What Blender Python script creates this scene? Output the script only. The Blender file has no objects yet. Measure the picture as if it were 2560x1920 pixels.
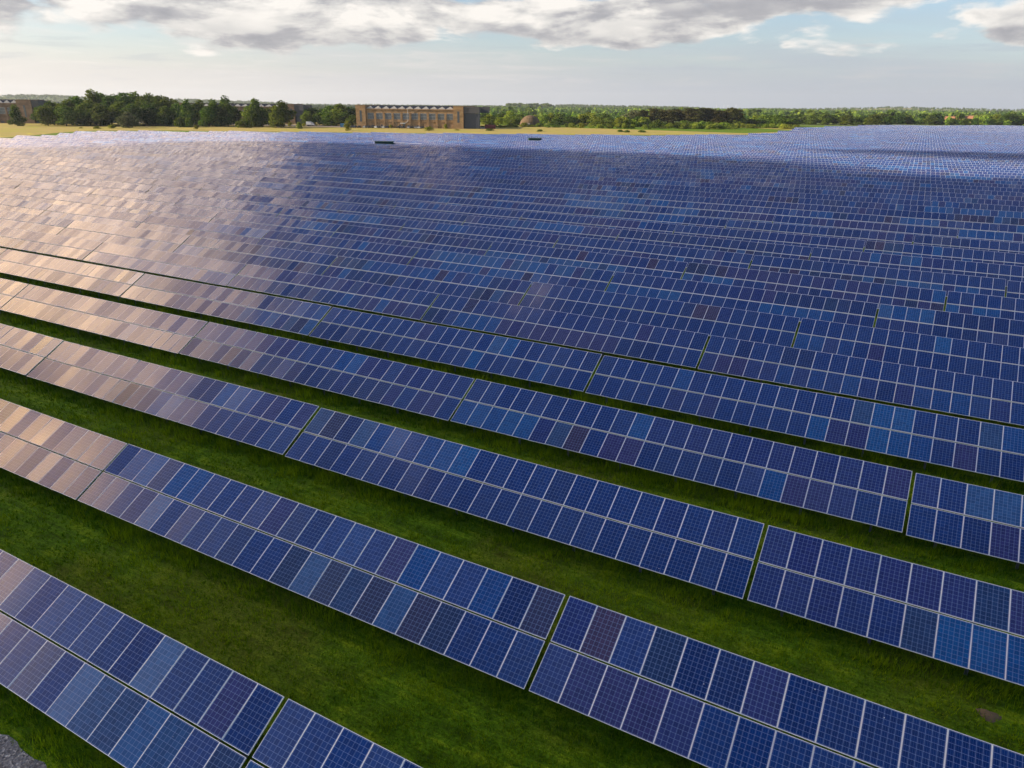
import bpy, math, random
import numpy as np
from mathutils import Vector, Matrix
R_ = math.radians
rng = np.random.default_rng(7)
random.seed(7)
scene = bpy.context.scene
COL = scene.collection

# ------------------------------------------------------------------ camera
CAM_Z = 17.90
F = 1804.0                      # focal length in pixels of a 2560 px wide picture
RC = np.array([[0.8735920, 0.4865618, 0.0097272],
               [0.1834520, -0.3107321, -0.9326258],
               [-0.4507575, 0.8165190, -0.3607138]])
cam = bpy.data.cameras.new('camera')
cam.sensor_width = 36.0
cam.lens = F / 2560.0 * 36.0
cam.clip_start = 0.5
cam.clip_end = 40000
cam_ob = bpy.data.objects.new('camera', cam)
COL.objects.link(cam_ob)
m = Matrix.Identity(4)
for i in range(3):
    m[i][0] = RC[0][i]; m[i][1] = -RC[1][i]; m[i][2] = -RC[2][i]
m[2][3] = CAM_Z
cam_ob.matrix_world = m
scene.camera = cam_ob

# ------------------------------------------------------------------ light
SUN_AZ, SUN_EL = -120.0, 21.0      # degrees, azimuth clockwise from +Y
sd = Vector((math.sin(R_(SUN_AZ)) * math.cos(R_(SUN_EL)), math.cos(R_(SUN_AZ)) * math.cos(R_(SUN_EL)), math.sin(R_(SUN_EL))))
sun = bpy.data.lights.new('sun', 'SUN')
sun.energy = 4.6
sun.angle = R_(0.55)
sun.color = (1.0, 0.86, 0.66)
sun_ob = bpy.data.objects.new('sun', sun)
sun_ob.rotation_euler = sd.to_track_quat('Z', 'Y').to_euler()
sun_ob.location = (-60, 20, 60)
COL.objects.link(sun_ob)
scene.view_settings.view_transform = 'Standard'
scene.view_settings.look = 'None'
scene.view_settings.exposure = 1.0
scene.view_settings.gamma = 1.0
scene.cycles.max_bounces = 6
scene.cycles.diffuse_bounces = 2
scene.cycles.glossy_bounces = 2
scene.cycles.transparent_max_bounces = 8
scene.cycles.sample_clamp_indirect = 4.0
scene.cycles.use_denoising = True
scene.cycles.denoiser = 'OPENIMAGEDENOISE'
scene.cycles.denoising_input_passes = 'RGB_ALBEDO_NORMAL'


class N:
    """small helper that writes shader maths as expressions"""
    def __init__(s, tree):
        s.t = tree; s.n = tree.nodes; s.l = tree.links
    def node(s, typ, **kw):
        n = s.n.new(typ)
        for k, v in kw.items():
            setattr(n, k, v)
        return n
    def put(s, sock, v):
        if isinstance(v, bpy.types.NodeSocket):
            s.l.new(v, sock)
        elif v is not None:
            sock.default_value = v
    def m(s, op, a, b=None, c=None, clamp=False):
        n = s.node('ShaderNodeMath', operation=op, use_clamp=clamp)
        s.put(n.inputs[0], a)
        if b is not None: s.put(n.inputs[1], b)
        if c is not None: s.put(n.inputs[2], c)
        return n.outputs[0]
    def add(s, *a):
        r = a[0]
        for x in a[1:]: r = s.m('ADD', r, x)
        return r
    def mul(s, *a):
        r = a[0]
        for x in a[1:]: r = s.m('MULTIPLY', r, x)
        return r
    def sub(s, a, b): return s.m('SUBTRACT', a, b)
    def smooth(s, v, lo, hi, a=0.0, b=1.0):
        n = s.node('ShaderNodeMapRange', interpolation_type='SMOOTHSTEP')
        s.put(n.inputs['Value'], v); s.put(n.inputs['From Min'], lo); s.put(n.inputs['From Max'], hi)
        s.put(n.inputs['To Min'], a); s.put(n.inputs['To Max'], b)
        return n.outputs[0]
    def gauss(s, x, y, cx, cy, sx, sy, k=1.0):
        dx = s.mul(s.sub(x, cx), 1.0 / sx); dy = s.mul(s.sub(y, cy), 1.0 / sy)
        e = s.m('EXPONENT', s.mul(s.add(s.mul(dx, dx), s.mul(dy, dy)), -0.5))
        return s.mul(e, k)
    def mix(s, f, a, b, mode='MIX'):
        n = s.node('ShaderNodeMix', data_type='RGBA', blend_type=mode)
        s.put(n.inputs['Factor'], f)
        for nm, v in (('A', a), ('B', b)):
            sk = [i for i in n.inputs if i.name == nm and i.type == 'RGBA'][0]
            if isinstance(v, tuple) and len(v) == 3: v = (*v, 1.0)
            s.put(sk, v)
        return [o for o in n.outputs if o.type == 'RGBA'][0]
    def noise(s, vec, scale, detail=4.0, rough=0.55, dist=0.0):
        n = s.node('ShaderNodeTexNoise')
        s.put(n.inputs['Vector'], vec); s.put(n.inputs['Scale'], scale)
        n.inputs['Detail'].default_value = detail; n.inputs['Roughness'].default_value = rough
        n.inputs['Distortion'].default_value = dist
        return n.outputs['Fac']
    def xyz(s, x, y, z):
        n = s.node('ShaderNodeCombineXYZ')
        s.put(n.inputs[0], x); s.put(n.inputs[1], y); s.put(n.inputs[2], z)
        return n.outputs[0]
    def split(s, v):
        n = s.node('ShaderNodeSeparateXYZ'); s.put(n.inputs[0], v)
        return n.outputs[0], n.outputs[1], n.outputs[2]
    def ramp(s, f, stops, mode='LINEAR'):
        n = s.node('ShaderNodeValToRGB'); n.color_ramp.interpolation = mode
        e = n.color_ramp.elements
        while len(e) < len(stops): e.new(0.5)
        for q, (p, c) in zip(e, stops):
            q.position = p; q.color = (*c, 1.0) if len(c) == 3 else c
        s.put(n.inputs[0], f)
        return n.outputs[0]


# ------------------------------------------------------------------ sky with clouds
world = bpy.data.worlds.new('World')
scene.world = world
world.use_nodes = True
wt = world.node_tree
wt.nodes.clear()
W = N(wt)
tc = W.node('ShaderNodeTexCoord')
gx, gy, gz = W.split(tc.outputs['Generated'])
az = W.mul(W.m('ARCTAN2', gx, gy), 180 / math.pi)
el = W.mul(W.m('ARCSINE', gz), 180 / math.pi)
sky = W.node('ShaderNodeTexSky', sky_type='NISHITA')
sky.sun_disc = False
sky.sun_elevation = R_(SUN_EL)
sky.sun_rotation = R_(SUN_AZ)
sky.altitude = 80
sky.air_density = 1.0
sky.dust_density = 0.7
sky.ozone_density = 1.4
base = W.mix(1.0, sky.outputs[0], (0.125, 0.13, 0.145), 'MULTIPLY')
SKY_CLOUDS = True
# low haze veil
warm = W.smooth(az, -75.0, -5.0, 1.0, 0.0)
# cumulus bank near the horizon, in bearing/height degrees
def cloud_field(da, de):
    a = W.add(az, da); e = W.add(el, de)
    p = W.xyz(W.mul(a, 0.105), W.mul(e, 0.34), 3.7)
    n1 = W.noise(p, 1.0, 7.0, 0.58, 0.25)
    return n1
n0 = cloud_field(0.0, 0.0)
n_up = cloud_field(-1.4, 0.95)
cloud_billow = W.noise(W.xyz(W.mul(az, 0.42), W.mul(el, 1.05), 9.1), 1.0, 6.0, 0.6, 0.3)
bias = W.add(W.gauss(az, el, -58, 6.8, 13, 1.7, 0.36), W.gauss(az, el, -38, 5.9, 9, 1.25, 0.34),
             W.gauss(az, el, -22, 5.6, 6.0, 1.2, 0.30), W.gauss(az, el, -8.0, 6.9, 7.5, 0.95, 0.44),
             W.gauss(az, el, 4, 4.8, 3.0, 0.8, 0.24), W.gauss(az, el, -2, 3.3, 6.0, 0.5, 0.13), W.gauss(az, el, -14.5, 5.2, 1.6, .5, 0.18),
             W.gauss(az, el, -27.5, 8.2, 5, 0.8, -0.34), W.gauss(az, el, -60, 3.1, 8, 0.45, 0.14), W.gauss(az, el, -45, 3.0, 6, 0.3, 0.06), -0.10)
flat = W.smooth(el, 2.6, 4.3, -0.14, 0.0)
vn = W.node('ShaderNodeTexVoronoi', feature='SMOOTH_F1'); vn.inputs['Smoothness'].default_value = 0.6
W.put(vn.inputs['Vector'], W.xyz(W.add(W.mul(az, 0.40), W.mul(n0, 1.2)), W.add(W.mul(el, 0.95), W.mul(n0, 1.2)), 2.0)); vn.inputs['Scale'].default_value = 1.0
puff = W.sub(0.55, vn.outputs['Distance'])
cm = W.add(n0, bias, flat, W.mul(puff, 0.22))
dens = W.smooth(cm, 0.51, 0.62)
lit = W.smooth(W.sub(n0, n_up), -0.10, 0.12)
billow = cloud_billow
deep = W.smooth(cm, 0.52, 0.78)
cbase = W.smooth(az, -28.0, -14.0, 4.0, 5.5)
under = W.mul(deep, W.smooth(W.sub(el, W.add(cbase, W.mul(W.sub(billow, 0.5), 3.0))), 1.7, -0.2))
tone = W.m('SUBTRACT', W.add(0.72, W.mul(W.sub(lit, 0.5), 0.60), W.mul(W.sub(billow, 0.5), 1.3), W.mul(puff, 0.55)), W.mul(under, 0.50))
tone = W.m('MAXIMUM', W.m('MINIMUM', tone, 1.0), 0.0)
ccol = W.ramp(tone, [(0.0, (0.30, 0.30, 0.33)), (0.35, (0.44, 0.43, 0.445)), (0.66, (0.68, 0.655, 0.63)), (1.0, (0.93, 0.88, 0.82))])
# thin high streaks
sv = W.xyz(W.mul(az, 0.05), W.mul(el, 0.55), 1.3)
streak = W.smooth(W.noise(sv, 1.0, 6.0, 0.6, 0.5), 0.40, 0.66)
veil = W.mul(W.smooth(el, 0.5, 8.5, 0.97, 0.0), W.add(W.smooth(el, 1.0, 5.0, 0.95, 0.45), W.mul(W.smooth(el, 1.0, 5.0, 0.05, 0.65), streak)))
vcol = W.mix(warm, (0.45, 0.49, 0.56), (0.82, 0.76, 0.71))
s1 = W.mix(veil, base, vcol)
wv = W.noise(W.xyz(W.mul(az, 0.14), W.mul(el, 1.5), 5.5), 1.0, 7.0, 0.6, 0.4)
wisp = W.mul(W.smooth(wv, 0.50, 0.72), W.smooth(el, 0.8, 1.8), W.smooth(el, 5.0, 3.4))
s1 = W.mix(W.mul(wisp, 0.55), s1, W.mix(warm, (0.60, 0.58, 0.58), (0.98, 0.90, 0.83)))
shd = W.mul(W.smooth(wv, 0.46, 0.34), W.smooth(el, 0.8, 1.8), W.smooth(el, 5.0, 3.4))
s1 = W.mix(W.mul(shd, 0.25), s1, (0.40, 0.44, 0.52))
lowm = W.smooth(el, 9.0, 13.0, 1.0, 0.0)
s2 = W.mix(W.mul(dens, lowm, 0.95), s1, ccol)
# clouds overhead (only seen mirrored in the glass)
iz = W.m('DIVIDE', 1.0, W.m('MAXIMUM', W.add(gz, 0.06), 0.05))
pv = W.xyz(W.mul(gx, iz), W.mul(gy, iz), 0.0)
hn = W.noise(pv, 3.0, 7.0, 0.62, 0.8)
hn2 = W.noise(pv, 1.7, 5.0, 0.6, 0.5)
edge = W.m('MINIMUM', W.add(43.0, W.mul(W.add(az, 85.0), 0.42)), W.add(43.0, W.mul(W.add(az, 85.0), -0.12)))
hb = W.add(W.smooth(W.sub(el, edge), -6.0, 5.0, 0.36, -0.16), W.smooth(az, -74.0, -60.0, 0.0, -0.24),
           W.gauss(az, el, -56.5, 46.0, 3.6, 3.0, 0.72), W.gauss(az, el, -63, 60, 3.0, 2.2, 0.55), W.gauss(az, el, -95, 57, 4.0, 1.6, 0.45), W.gauss(az, el, -57, 40.0, 5, 3.0, 0.22), W.gauss(az, el, -88, 53, 7, 2.5, 0.16), W.gauss(az, el, -68, 55, 5, 2.5, 0.14))
hd = W.mul(W.smooth(W.add(hn, hb), 0.54, 0.74), W.smooth(el, 9.0, 14.0))
near = W.gauss(az, el, -98, 27, 12.0, 10, 1.0)
hcol = W.mix(W.smooth(el, 31.0, 42.0), (3.5, 2.85, 2.35), (1.7, 1.35, 1.12))
hcol = W.mix(near, hcol, (6.0, 4.0, 2.0))
hcol = W.mix(W.add(W.gauss(az, el, -76.5, 26.6, 2.2, 0.5, 0.8), W.gauss(az, el, -72, 31.5, 1.8, 0.6, 0.8), W.gauss(az, el, -70, 36, 1.6, 0.7, 0.5)), hcol, (4.4, 4.1, 3.8))
hcol = W.mix(W.smooth(az, -62.0, -45.0), hcol, (0.62, 0.55, 0.52))
hcol = W.mix(1.0, hcol, W.mix(W.smooth(W.add(W.mul(hn, 0.5), W.mul(hn2, 0.5)), 0.40, 0.60), (0.17, 0.20, 0.28), (1.45, 1.36, 1.22)), 'MULTIPLY')
s3 = W.mix(W.mul(hd, 0.92), s2, hcol)
# broad white cloud added high over the north to whiten far panel reflections
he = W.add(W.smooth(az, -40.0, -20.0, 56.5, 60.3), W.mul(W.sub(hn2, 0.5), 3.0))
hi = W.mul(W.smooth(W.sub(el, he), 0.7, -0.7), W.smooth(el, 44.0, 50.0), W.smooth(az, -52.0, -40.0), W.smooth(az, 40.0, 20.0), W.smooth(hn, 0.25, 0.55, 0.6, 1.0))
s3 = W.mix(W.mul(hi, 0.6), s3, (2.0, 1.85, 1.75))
bg = W.node('ShaderNodeBackground')
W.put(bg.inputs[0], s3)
bg.inputs[1].default_value = 0.56
wo = W.node('ShaderNodeOutputWorld')
W.l.new(bg.outputs[0], wo.inputs[0])


# ------------------------------------------------------------------ placing helpers
ROW_Y0, ROW_DY, ROW_DX, ROW_X0 = 7.778, 7.9116, 4.9793, -12.9332
SLOPE = 0.00689
def gz_(x, y):
    yy = np.clip(np.asarray(y, float), -60, 520)
    return SLOPE * (yy - ROW_Y0)
def ray(px, py):
    d = RC.T @ np.array([(px - 1280) / F, (py - 960) / F, 1.0])
    return d
def on_ground(px, py, h=0.0):
    d = ray(px, py)
    t = 100.0
    for _ in range(40):
        z = float(gz_(d[0] * t, d[1] * t)) + h
        t = 0.5 * t + 0.5 * (z - CAM_Z) / d[2]
    return d[0] * t, d[1] * t
def at(px, dist, py=290):
    """ground point in the picture column px at a horizontal distance"""
    d = ray(px, py); k = dist / math.hypot(d[0], d[1])
    return d[0] * k, d[1] * k
def z_at(px, py, dist):
    d = ray(px, py); k = dist / math.hypot(d[0], d[1])
    return CAM_Z + d[2] * k
def dist_of(px, py):
    x, y = on_ground(px, py)
    return math.hypot(x, y)
def project(p):
    c = RC @ (np.asarray(p, float) - np.array([0, 0, CAM_Z]))
    if c[2] < 0.5: return None
    return 1280 + F * c[0] / c[2], 960 + F * c[1] / c[2], c[2]

# ------------------------------------------------------------------ object helpers
def mesh_np(name, verts, faces, mats, mat_idx=None, uv=None, attr=None, smooth=False):
    me = bpy.data.meshes.new(name)
    verts = np.asarray(verts, np.float32)
    if isinstance(faces, np.ndarray):
        k = faces.shape[1]; nf = faces.shape[0]
        me.vertices.add(len(verts)); me.vertices.foreach_set('co', verts.ravel())
        me.loops.add(nf * k); me.loops.foreach_set('vertex_index', faces.ravel().astype(np.int32))
        me.polygons.add(nf); me.polygons.foreach_set('loop_start', np.arange(0, nf * k, k, dtype=np.int32))
        me.update(calc_edges=True)
    else:
        me.from_pydata([tuple(v) for v in verts], [], faces)
    for mm in mats: me.materials.append(mm)
    if mat_idx is not None: me.polygons.foreach_set('material_index', np.asarray(mat_idx, np.int32))
    if uv is not None:
        l = me.uv_layers.new(name='UVMap'); l.data.foreach_set('uv', np.asarray(uv, np.float32).ravel())
    if attr is not None:
        a = me.attributes.new('rnd', 'FLOAT', 'FACE'); a.data.foreach_set('value', np.asarray(attr, np.float32))
    me.polygons.foreach_set('use_smooth', np.full(len(me.polygons), bool(smooth)))
    me.validate(); me.update()
    return me
def obj(name, me, parent=None, loc=None, rot=None, scale=None):
    o = bpy.data.objects.new(name, me); COL.objects.link(o)
    if parent is not None: o.parent = parent
    if loc is not None: o.location = loc
    if rot is not None: o.rotation_euler = rot
    if scale is not None: o.scale = scale
    return o
def tag(o, label=None, cat=None, group=None, kind=None):
    if label: o['label'] = label
    if cat: o['category'] = cat
    if group: o['group'] = group
    if kind: o['kind'] = kind
    return o
def thing(name, label, cat, loc, rz=0.0, group=None):
    o = bpy.data.objects.new(name, None); COL.objects.link(o)
    o.location = loc; o.rotation_euler = (0, 0, rz); o.empty_display_size = 0.5
    return tag(o, label, cat, group)
class MB:
    def __init__(s): s.v = []; s.f = []; s.m = []
    def poly(s, pts, mi=0):
        b = len(s.v); s.v += [tuple(p) for p in pts]; s.f.append(tuple(range(b, b + len(pts)))); s.m.append(mi)
    def hexa(s, p, mi=0):
        b = len(s.v); s.v += [tuple(q) for q in p]
        for f in ((0, 3, 2, 1), (4, 5, 6, 7), (0, 1, 5, 4), (1, 2, 6, 5), (2, 3, 7, 6), (3, 0, 4, 7)):
            s.f.append(tuple(b + i for i in f)); s.m.append(mi)
    def box(s, x0, x1, y0, y1, z0, z1, mi=0):
        s.hexa([(x0, y0, z0), (x1, y0, z0), (x1, y1, z0), (x0, y1, z0), (x0, y0, z1), (x1, y0, z1), (x1, y1, z1), (x0, y1, z1)], mi)
    def prism(s, prof, a, b, axis='y', mi=0):
        """profile (u, z) swept along an axis"""
        n = len(prof); k = len(s.v)
        for t in (a, b):
            for u, z in prof: s.v.append((u, t, z) if axis == 'y' else (t, u, z))
        s.f.append(tuple(range(k, k + n))); s.f.append(tuple(range(k + 2 * n - 1, k + n - 1, -1)))
        for i in range(n):
            j = (i + 1) % n; s.f.append((k + i, k + n + i, k + n + j, k + j))
        s.m += [mi] * (n + 2)
    def cyl(s, p0, p1, r0, r1, n=8, mi=0, cap=True):
        p0 = Vector(p0); p1 = Vector(p1); d = (p1 - p0).normalized()
        u = d.orthogonal().normalized(); w = d.cross(u); k = len(s.v)
        for p, r in ((p0, r0), (p1, r1)):
            for i in range(n):
                a = 2 * math.pi * i / n; s.v.append(tuple(p + (u * math.cos(a) + w * math.sin(a)) * r))
        for i in range(n):
            j = (i + 1) % n; s.f.append((k + i, k + j, k + n + j, k + n + i)); s.m.append(mi)
        if cap:
            s.f.append(tuple(range(k + n - 1, k - 1, -1))); s.f.append(tuple(range(k + n, k + 2 * n))); s.m += [mi, mi]
    def mesh(s, name, mats, smooth=False):
        me = bpy.data.meshes.new(name); me.from_pydata(s.v, [], s.f)
        for q in mats: me.materials.append(q)
        me.polygons.foreach_set('material_index', np.asarray(s.m, np.int32))
        if smooth: me.polygons.foreach_set('use_smooth', np.ones(len(me.polygons), bool))
        me.update(); return me

ONES = 'zeroth first second third fourth fifth sixth seventh eighth ninth tenth eleventh twelfth thirteenth fourteenth fifteenth sixteenth seventeenth eighteenth nineteenth'.split()
TENS = {20: 'twent', 30: 'thirt', 40: 'fort', 50: 'fift', 60: 'sixt', 70: 'sevent', 80: 'eight', 90: 'ninet'}
def ordw(n):
    if n < 20: return ONES[n]
    t, u = n // 10 * 10, n % 10
    return TENS[t] + ('ieth' if u == 0 else 'y-' + ONES[u])

# ------------------------------------------------------------------ materials
def new_mat(name):
    mt = bpy.data.materials.new(name); mt.use_nodes = True
    mt.node_tree.nodes.clear()
    n = N(mt.node_tree)
    out = n.node('ShaderNodeOutputMaterial')
    return mt, n, out
def principled(n, out, col, rough=0.6, metal=0.0, spec=0.5, normal=None, ior=None):
    p = n.node('ShaderNodeBsdfPrincipled')
    if isinstance(col, tuple): col = (*col, 1.0) if len(col) == 3 else col
    n.put(p.inputs['Base Color'], col); n.put(p.inputs['Roughness'], rough); n.put(p.inputs['Metallic'], metal)
    n.put(p.inputs['Specular IOR Level'], spec)
    if ior: p.inputs['IOR'].default_value = ior
    if normal is not None: n.put(p.inputs['Normal'], normal)
    n.l.new(p.outputs[0], out.inputs[0])
    return p
def bump(n, h, strength, dist):
    b = n.node('ShaderNodeBump'); n.put(b.inputs['Height'], h)
    b.inputs['Strength'].default_value = strength; b.inputs['Distance'].default_value = dist
    return b.outputs[0]
def plain(name, col, rough=0.6, metal=0.0, var=0.15, scale=1.0, spec=0.4):
    mt, n, out = new_mat(name)
    t = n.node('ShaderNodeTexCoord')
    f = n.noise(t.outputs['Object'], scale, 5.0, 0.6)
    c = n.mix(f, tuple(c * (1 - var) for c in col), tuple(min(1, c * (1 + var)) for c in col))
    principled(n, out, c, rough, metal, spec)
    return mt

def panel_material(name, frame):
    mt, n, out = new_mat(name)
    uvn = n.node('ShaderNodeUVMap'); uvn.uv_map = 'UVMap'
    u, v, _ = n.split(uvn.outputs[0])
    oi = n.node('ShaderNodeObjectInfo'); at_ = n.node('ShaderNodeAttribute'); at_.attribute_name = 'rnd'
    oc, _, _ = n.split(oi.outputs['Color'])
    own = n.m('FRACT', n.add(oi.outputs['Random'], at_.outputs['Fac']))
    rnd = n.add(n.mul(oi.outputs['Alpha'], own), n.mul(n.sub(1.0, oi.outputs['Alpha']), oc))
    r2 = n.m('FRACT', n.add(n.mul(rnd, 37.17), oi.outputs['Random'])); r3 = n.m('FRACT', n.add(n.mul(rnd, 91.73), n.mul(oi.outputs['Random'], 3.7)))
    if frame:
        e = n.m('MINIMUM', n.m('MINIMUM', u, n.sub(1.0, u)), n.mul(n.m('MINIMUM', v, n.sub(1.0, v)), 1.62))
        fm = n.m('MAXIMUM', n.m('LESS_THAN', n.m('MINIMUM', u, n.sub(1.0, u)), 0.015), n.m('LESS_THAN', n.m('MINIMUM', v, n.sub(1.0, v)), 0.018))
        u = n.mul(n.sub(u, 0.03), 1.0 / 0.94); v = n.mul(n.sub(v, 0.0185), 1.0 / 0.963)
    # 6 x 10 cells inside a narrow white border
    cu = n.mul(n.sub(u, 0.012), 6 / 0.976); cv = n.mul(n.sub(v, 0.012), 10 / 0.976)
    fu = n.m('FRACT', cu); fv = n.m('FRACT', cv)
    du = n.m('MINIMUM', fu, n.sub(1.0, fu)); dv = n.m('MINIMUM', fv, n.sub(1.0, fv))
    gap = n.m('MAXIMUM', n.m('LESS_THAN', du, 0.024), n.m('LESS_THAN', dv, 0.022))
    bus = n.m('LESS_THAN', n.m('ABSOLUTE', n.sub(n.m('FRACT', n.mul(fu, 3.0)), 0.5)), 0.045)
    # cell colour: mostly deep blue, some violet, some bright, some near black
    tone = n.ramp(rnd, [(0.0, (0.0010, 0.019, 0.120)), (0.28, (0.0010, 0.034, 0.185)), (0.50, (0.0015, 0.032, 0.178)),
                        (0.64, (0.0130, 0.025, 0.150)), (0.76, (0.0330, 0.032, 0.140)), (0.83, (0.0010, 0.056, 0.240)), (0.90, (0.0010, 0.090, 0.300)),
                        (0.94, (0.0240, 0.090, 0.245)), (0.97, (0.0050, 0.016, 0.075)), (1.0, (0.050, 0.026, 0.075))])
    wn = n.node('ShaderNodeTexWhiteNoise'); wn.noise_dimensions = '3D'
    n.put(wn.inputs['Vector'], n.xyz(n.m('FLOOR', cu), n.m('FLOOR', cv), rnd))
    tone = n.mix(1.0, tone, n.mix(wn.outputs['Value'], (0.78, 0.80, 0.84), (1.22, 1.20, 1.15)), 'MULTIPLY')
    col = n.mix(n.mul(bus, 0.8), tone, (0.07, 0.14, 0.36))
    col = n.mix(n.mul(gap, 0.9), col, (0.25, 0.34, 0.56))
    # specks of dirt
    vo = n.node('ShaderNodeTexVoronoi'); vo.inputs['Scale'].default_value = 2.2
    n.put(vo.inputs['Vector'], n.xyz(n.add(u, n.mul(r2, 60.0)), n.add(n.mul(v, 1.6), n.mul(r3, 60.0)), 0.0))
    cx, _, _ = n.split(vo.outputs['Color'])
    speck = n.mul(n.m('LESS_THAN', vo.outputs['Distance'], 0.035), n.m('GREATER_THAN', cx, 0.86))
    col = n.mix(speck, col, (0.6, 0.6, 0.58))
    dust = n.add(0.004, n.mul(r3, 0.010))
    col = n.mix(dust, col, (0.26, 0.25, 0.24))
    rough = n.add(0.10, n.mul(r2, 0.12))
    p = principled(n, out, col, rough, 0.0, 0.5, ior=1.52)
    n.put(p.inputs['Specular IOR Level'], n.add(0.16, n.mul(r3, 0.50)))
    p.inputs['Sheen Weight'].default_value = 0.03; p.inputs['Sheen Roughness'].default_value = 0.45; p.inputs['Sheen Tint'].default_value = (0.95, 0.92, 0.90, 1)
    if frame:
        q = n.node('ShaderNodeBsdfPrincipled'); q.inputs['Base Color'].default_value = (0.84, 0.84, 0.85, 1); q.inputs['Roughness'].default_value = 0.4
        mx = n.node('ShaderNodeMixShader'); n.put(mx.inputs[0], fm); n.l.new(p.outputs[0], mx.inputs[1]); n.l.new(q.outputs[0], mx.inputs[2])
        n.l.new(mx.outputs[0], out.inputs[0])
    return mt
M_PANEL = panel_material('panel_glass', False)
M_PANEL_F = panel_material('panel_glass_framed', True)
M_FRAME = plain('panel_frame', (0.84, 0.84, 0.85), 0.38, 0.0, 0.06, 3.0, 0.5)
M_BACK = plain('panel_back', (0.35, 0.35, 0.36), 0.6, 0.0, 0.1, 2.0)
M_STEEL = plain('galvanised_steel', (0.17, 0.18, 0.19), 0.5, 0.3, 0.2, 4.0)

def leaf_material(name, c0, c1, var=0.5):
    mt, n, out = new_mat(name)
    at_ = n.node('ShaderNodeAttribute'); at_.attribute_name = 'rnd'
    oi = n.node('ShaderNodeObjectInfo')
    c = n.mix(at_.outputs['Fac'], c0, c1)
    hv = n.node('ShaderNodeHueSaturation'); n.put(hv.inputs['Color'], c)
    n.put(hv.inputs['Hue'], n.add(0.5, n.mul(n.sub(oi.outputs['Random'], 0.5), 0.05)))
    n.put(hv.inputs['Value'], n.add(1.0 - var / 2, n.mul(n.m('FRACT', n.mul(oi.outputs['Random'], 7.3)), var)))
    d = n.node('ShaderNodeBsdfDiffuse'); n.l.new(hv.outputs[0], d.inputs[0])
    t = n.node('ShaderNodeBsdfTranslucent'); n.l.new(hv.outputs[0], t.inputs[0])
    mx = n.node('ShaderNodeMixShader'); mx.inputs[0].default_value = 0.3
    n.l.new(d.outputs[0], mx.inputs[1]); n.l.new(t.outputs[0], mx.inputs[2]); n.l.new(mx.outputs[0], out.inputs[0])
    return mt
M_LEAF = leaf_material('leaves_mid', (0.045, 0.088, 0.010), (0.200, 0.255, 0.036))
M_LEAF_DARK = leaf_material('leaves_dark', (0.030, 0.062, 0.010), (0.140, 0.190, 0.030))
M_LEAF_LIGHT = leaf_material('leaves_light', (0.110, 0.170, 0.016), (0.360, 0.400, 0.050))
M_LEAF_PALE = leaf_material('leaves_pale', (0.080, 0.100, 0.045), (0.20, 0.22, 0.10))
M_LEAF_YELLOW = leaf_material('leaves_yellow', (0.14, 0.15, 0.015), (0.32, 0.29, 0.03))
M_PINE = leaf_material('needles', (0.026, 0.036, 0.010), (0.120, 0.110, 0.034))
M_BARK = plain('bark', (0.07, 0.055, 0.042), 0.9, 0, 0.3, 3.0, 0.1)
M_GRASSBLADE = leaf_material('grass_blades', (0.042, 0.125, 0.001), (0.340, 0.440, 0.008), 0.0)

# ground
def ground_material():
    mt, n, out = new_mat('grass_ground')
    g = n.node('ShaderNodeNewGeometry'); pos = g.outputs['Position']
    x, y, z = n.split(pos)
    big = n.noise(pos, 0.12, 4.0, 0.6)
    mid = n.noise(pos, 0.9, 5.0, 0.65)
    st = n.noise(n.xyz(n.mul(x, 0.16), n.mul(y, 1.9), 0.0), 1.3, 6.0, 0.7, 0.8)
    fine = n.noise(pos, 14.0, 4.0, 0.7)
    c = n.ramp(n.add(n.mul(mid, 0.45), n.mul(st, 0.55)), [(0.32, (0.014, 0.036, 0.001)), (0.5, (0.095, 0.198, 0.004)), (0.68, (0.285, 0.385, 0.010))])
    c = n.mix(n.smooth(big, 0.42, 0.66, 0.0, 0.55), c, (0.150, 0.150, 0.016))
    c = n.mix(1.0, c, n.mix(n.smooth(fine, 0.3, 0.75), (0.55, 0.55, 0.5), (1.35, 1.35, 1.3)), 'MULTIPLY')
    # farmland patches far away
    vor = n.node('ShaderNodeTexVoronoi'); vor.inputs['Scale'].default_value = 1.0; vor.inputs['Randomness'].default_value = 0.9
    n.put(vor.inputs['Vector'], n.xyz(n.mul(x, 0.0026), n.mul(y, 0.0034), 0.0))
    r, gg, b = n.split(vor.outputs['Color'])
    farm = n.ramp(r, [(0.0, (0.10, 0.15, 0.035)), (0.3, (0.15, 0.19, 0.05)), (0.5, (0.24, 0.22, 0.08)), (0.7, (0.12, 0.16, 0.04)), (1.0, (0.30, 0.27, 0.12))], 'CONSTANT')
    dist = n.m('SQRT', n.add(n.mul(x, x), n.mul(y, y)))
    c = n.mix(n.smooth(dist, 620.0, 820.0), c, farm)
    h = n.add(n.mul(mid, 0.5), n.mul(fine, 0.25), n.mul(st, 0.35))
    principled(n, out, c, 0.95, 0, 0.1, bump(n, h, 0.7, 0.25))
    return mt
M_GROUND = ground_material()
def meadow_material():
    mt, n, out = new_mat('dry_meadow')
    g = n.node('ShaderNodeNewGeometry'); pos = g.outputs['Position']
    x, y, z = n.split(pos)
    a = n.noise(n.xyz(n.mul(x, 0.025), n.mul(y, 0.09), 0), 1.0, 6.0, 0.7, 0.7)
    b = n.noise(pos, 0.35, 6.0, 0.7)
    c = n.ramp(n.add(n.mul(a, 0.7), n.mul(b, 0.3)), [(0.32, (0.16, 0.20, 0.03)), (0.43, (0.33, 0.31, 0.05)), (0.53, (0.34, 0.25, 0.10)), (0.64, (0.44, 0.40, 0.04))])
    principled(n, out, c, 0.95, 0, 0.1, bump(n, b, 0.5, 0.3))
    return mt
M_MEADOW = meadow_material()
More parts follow.
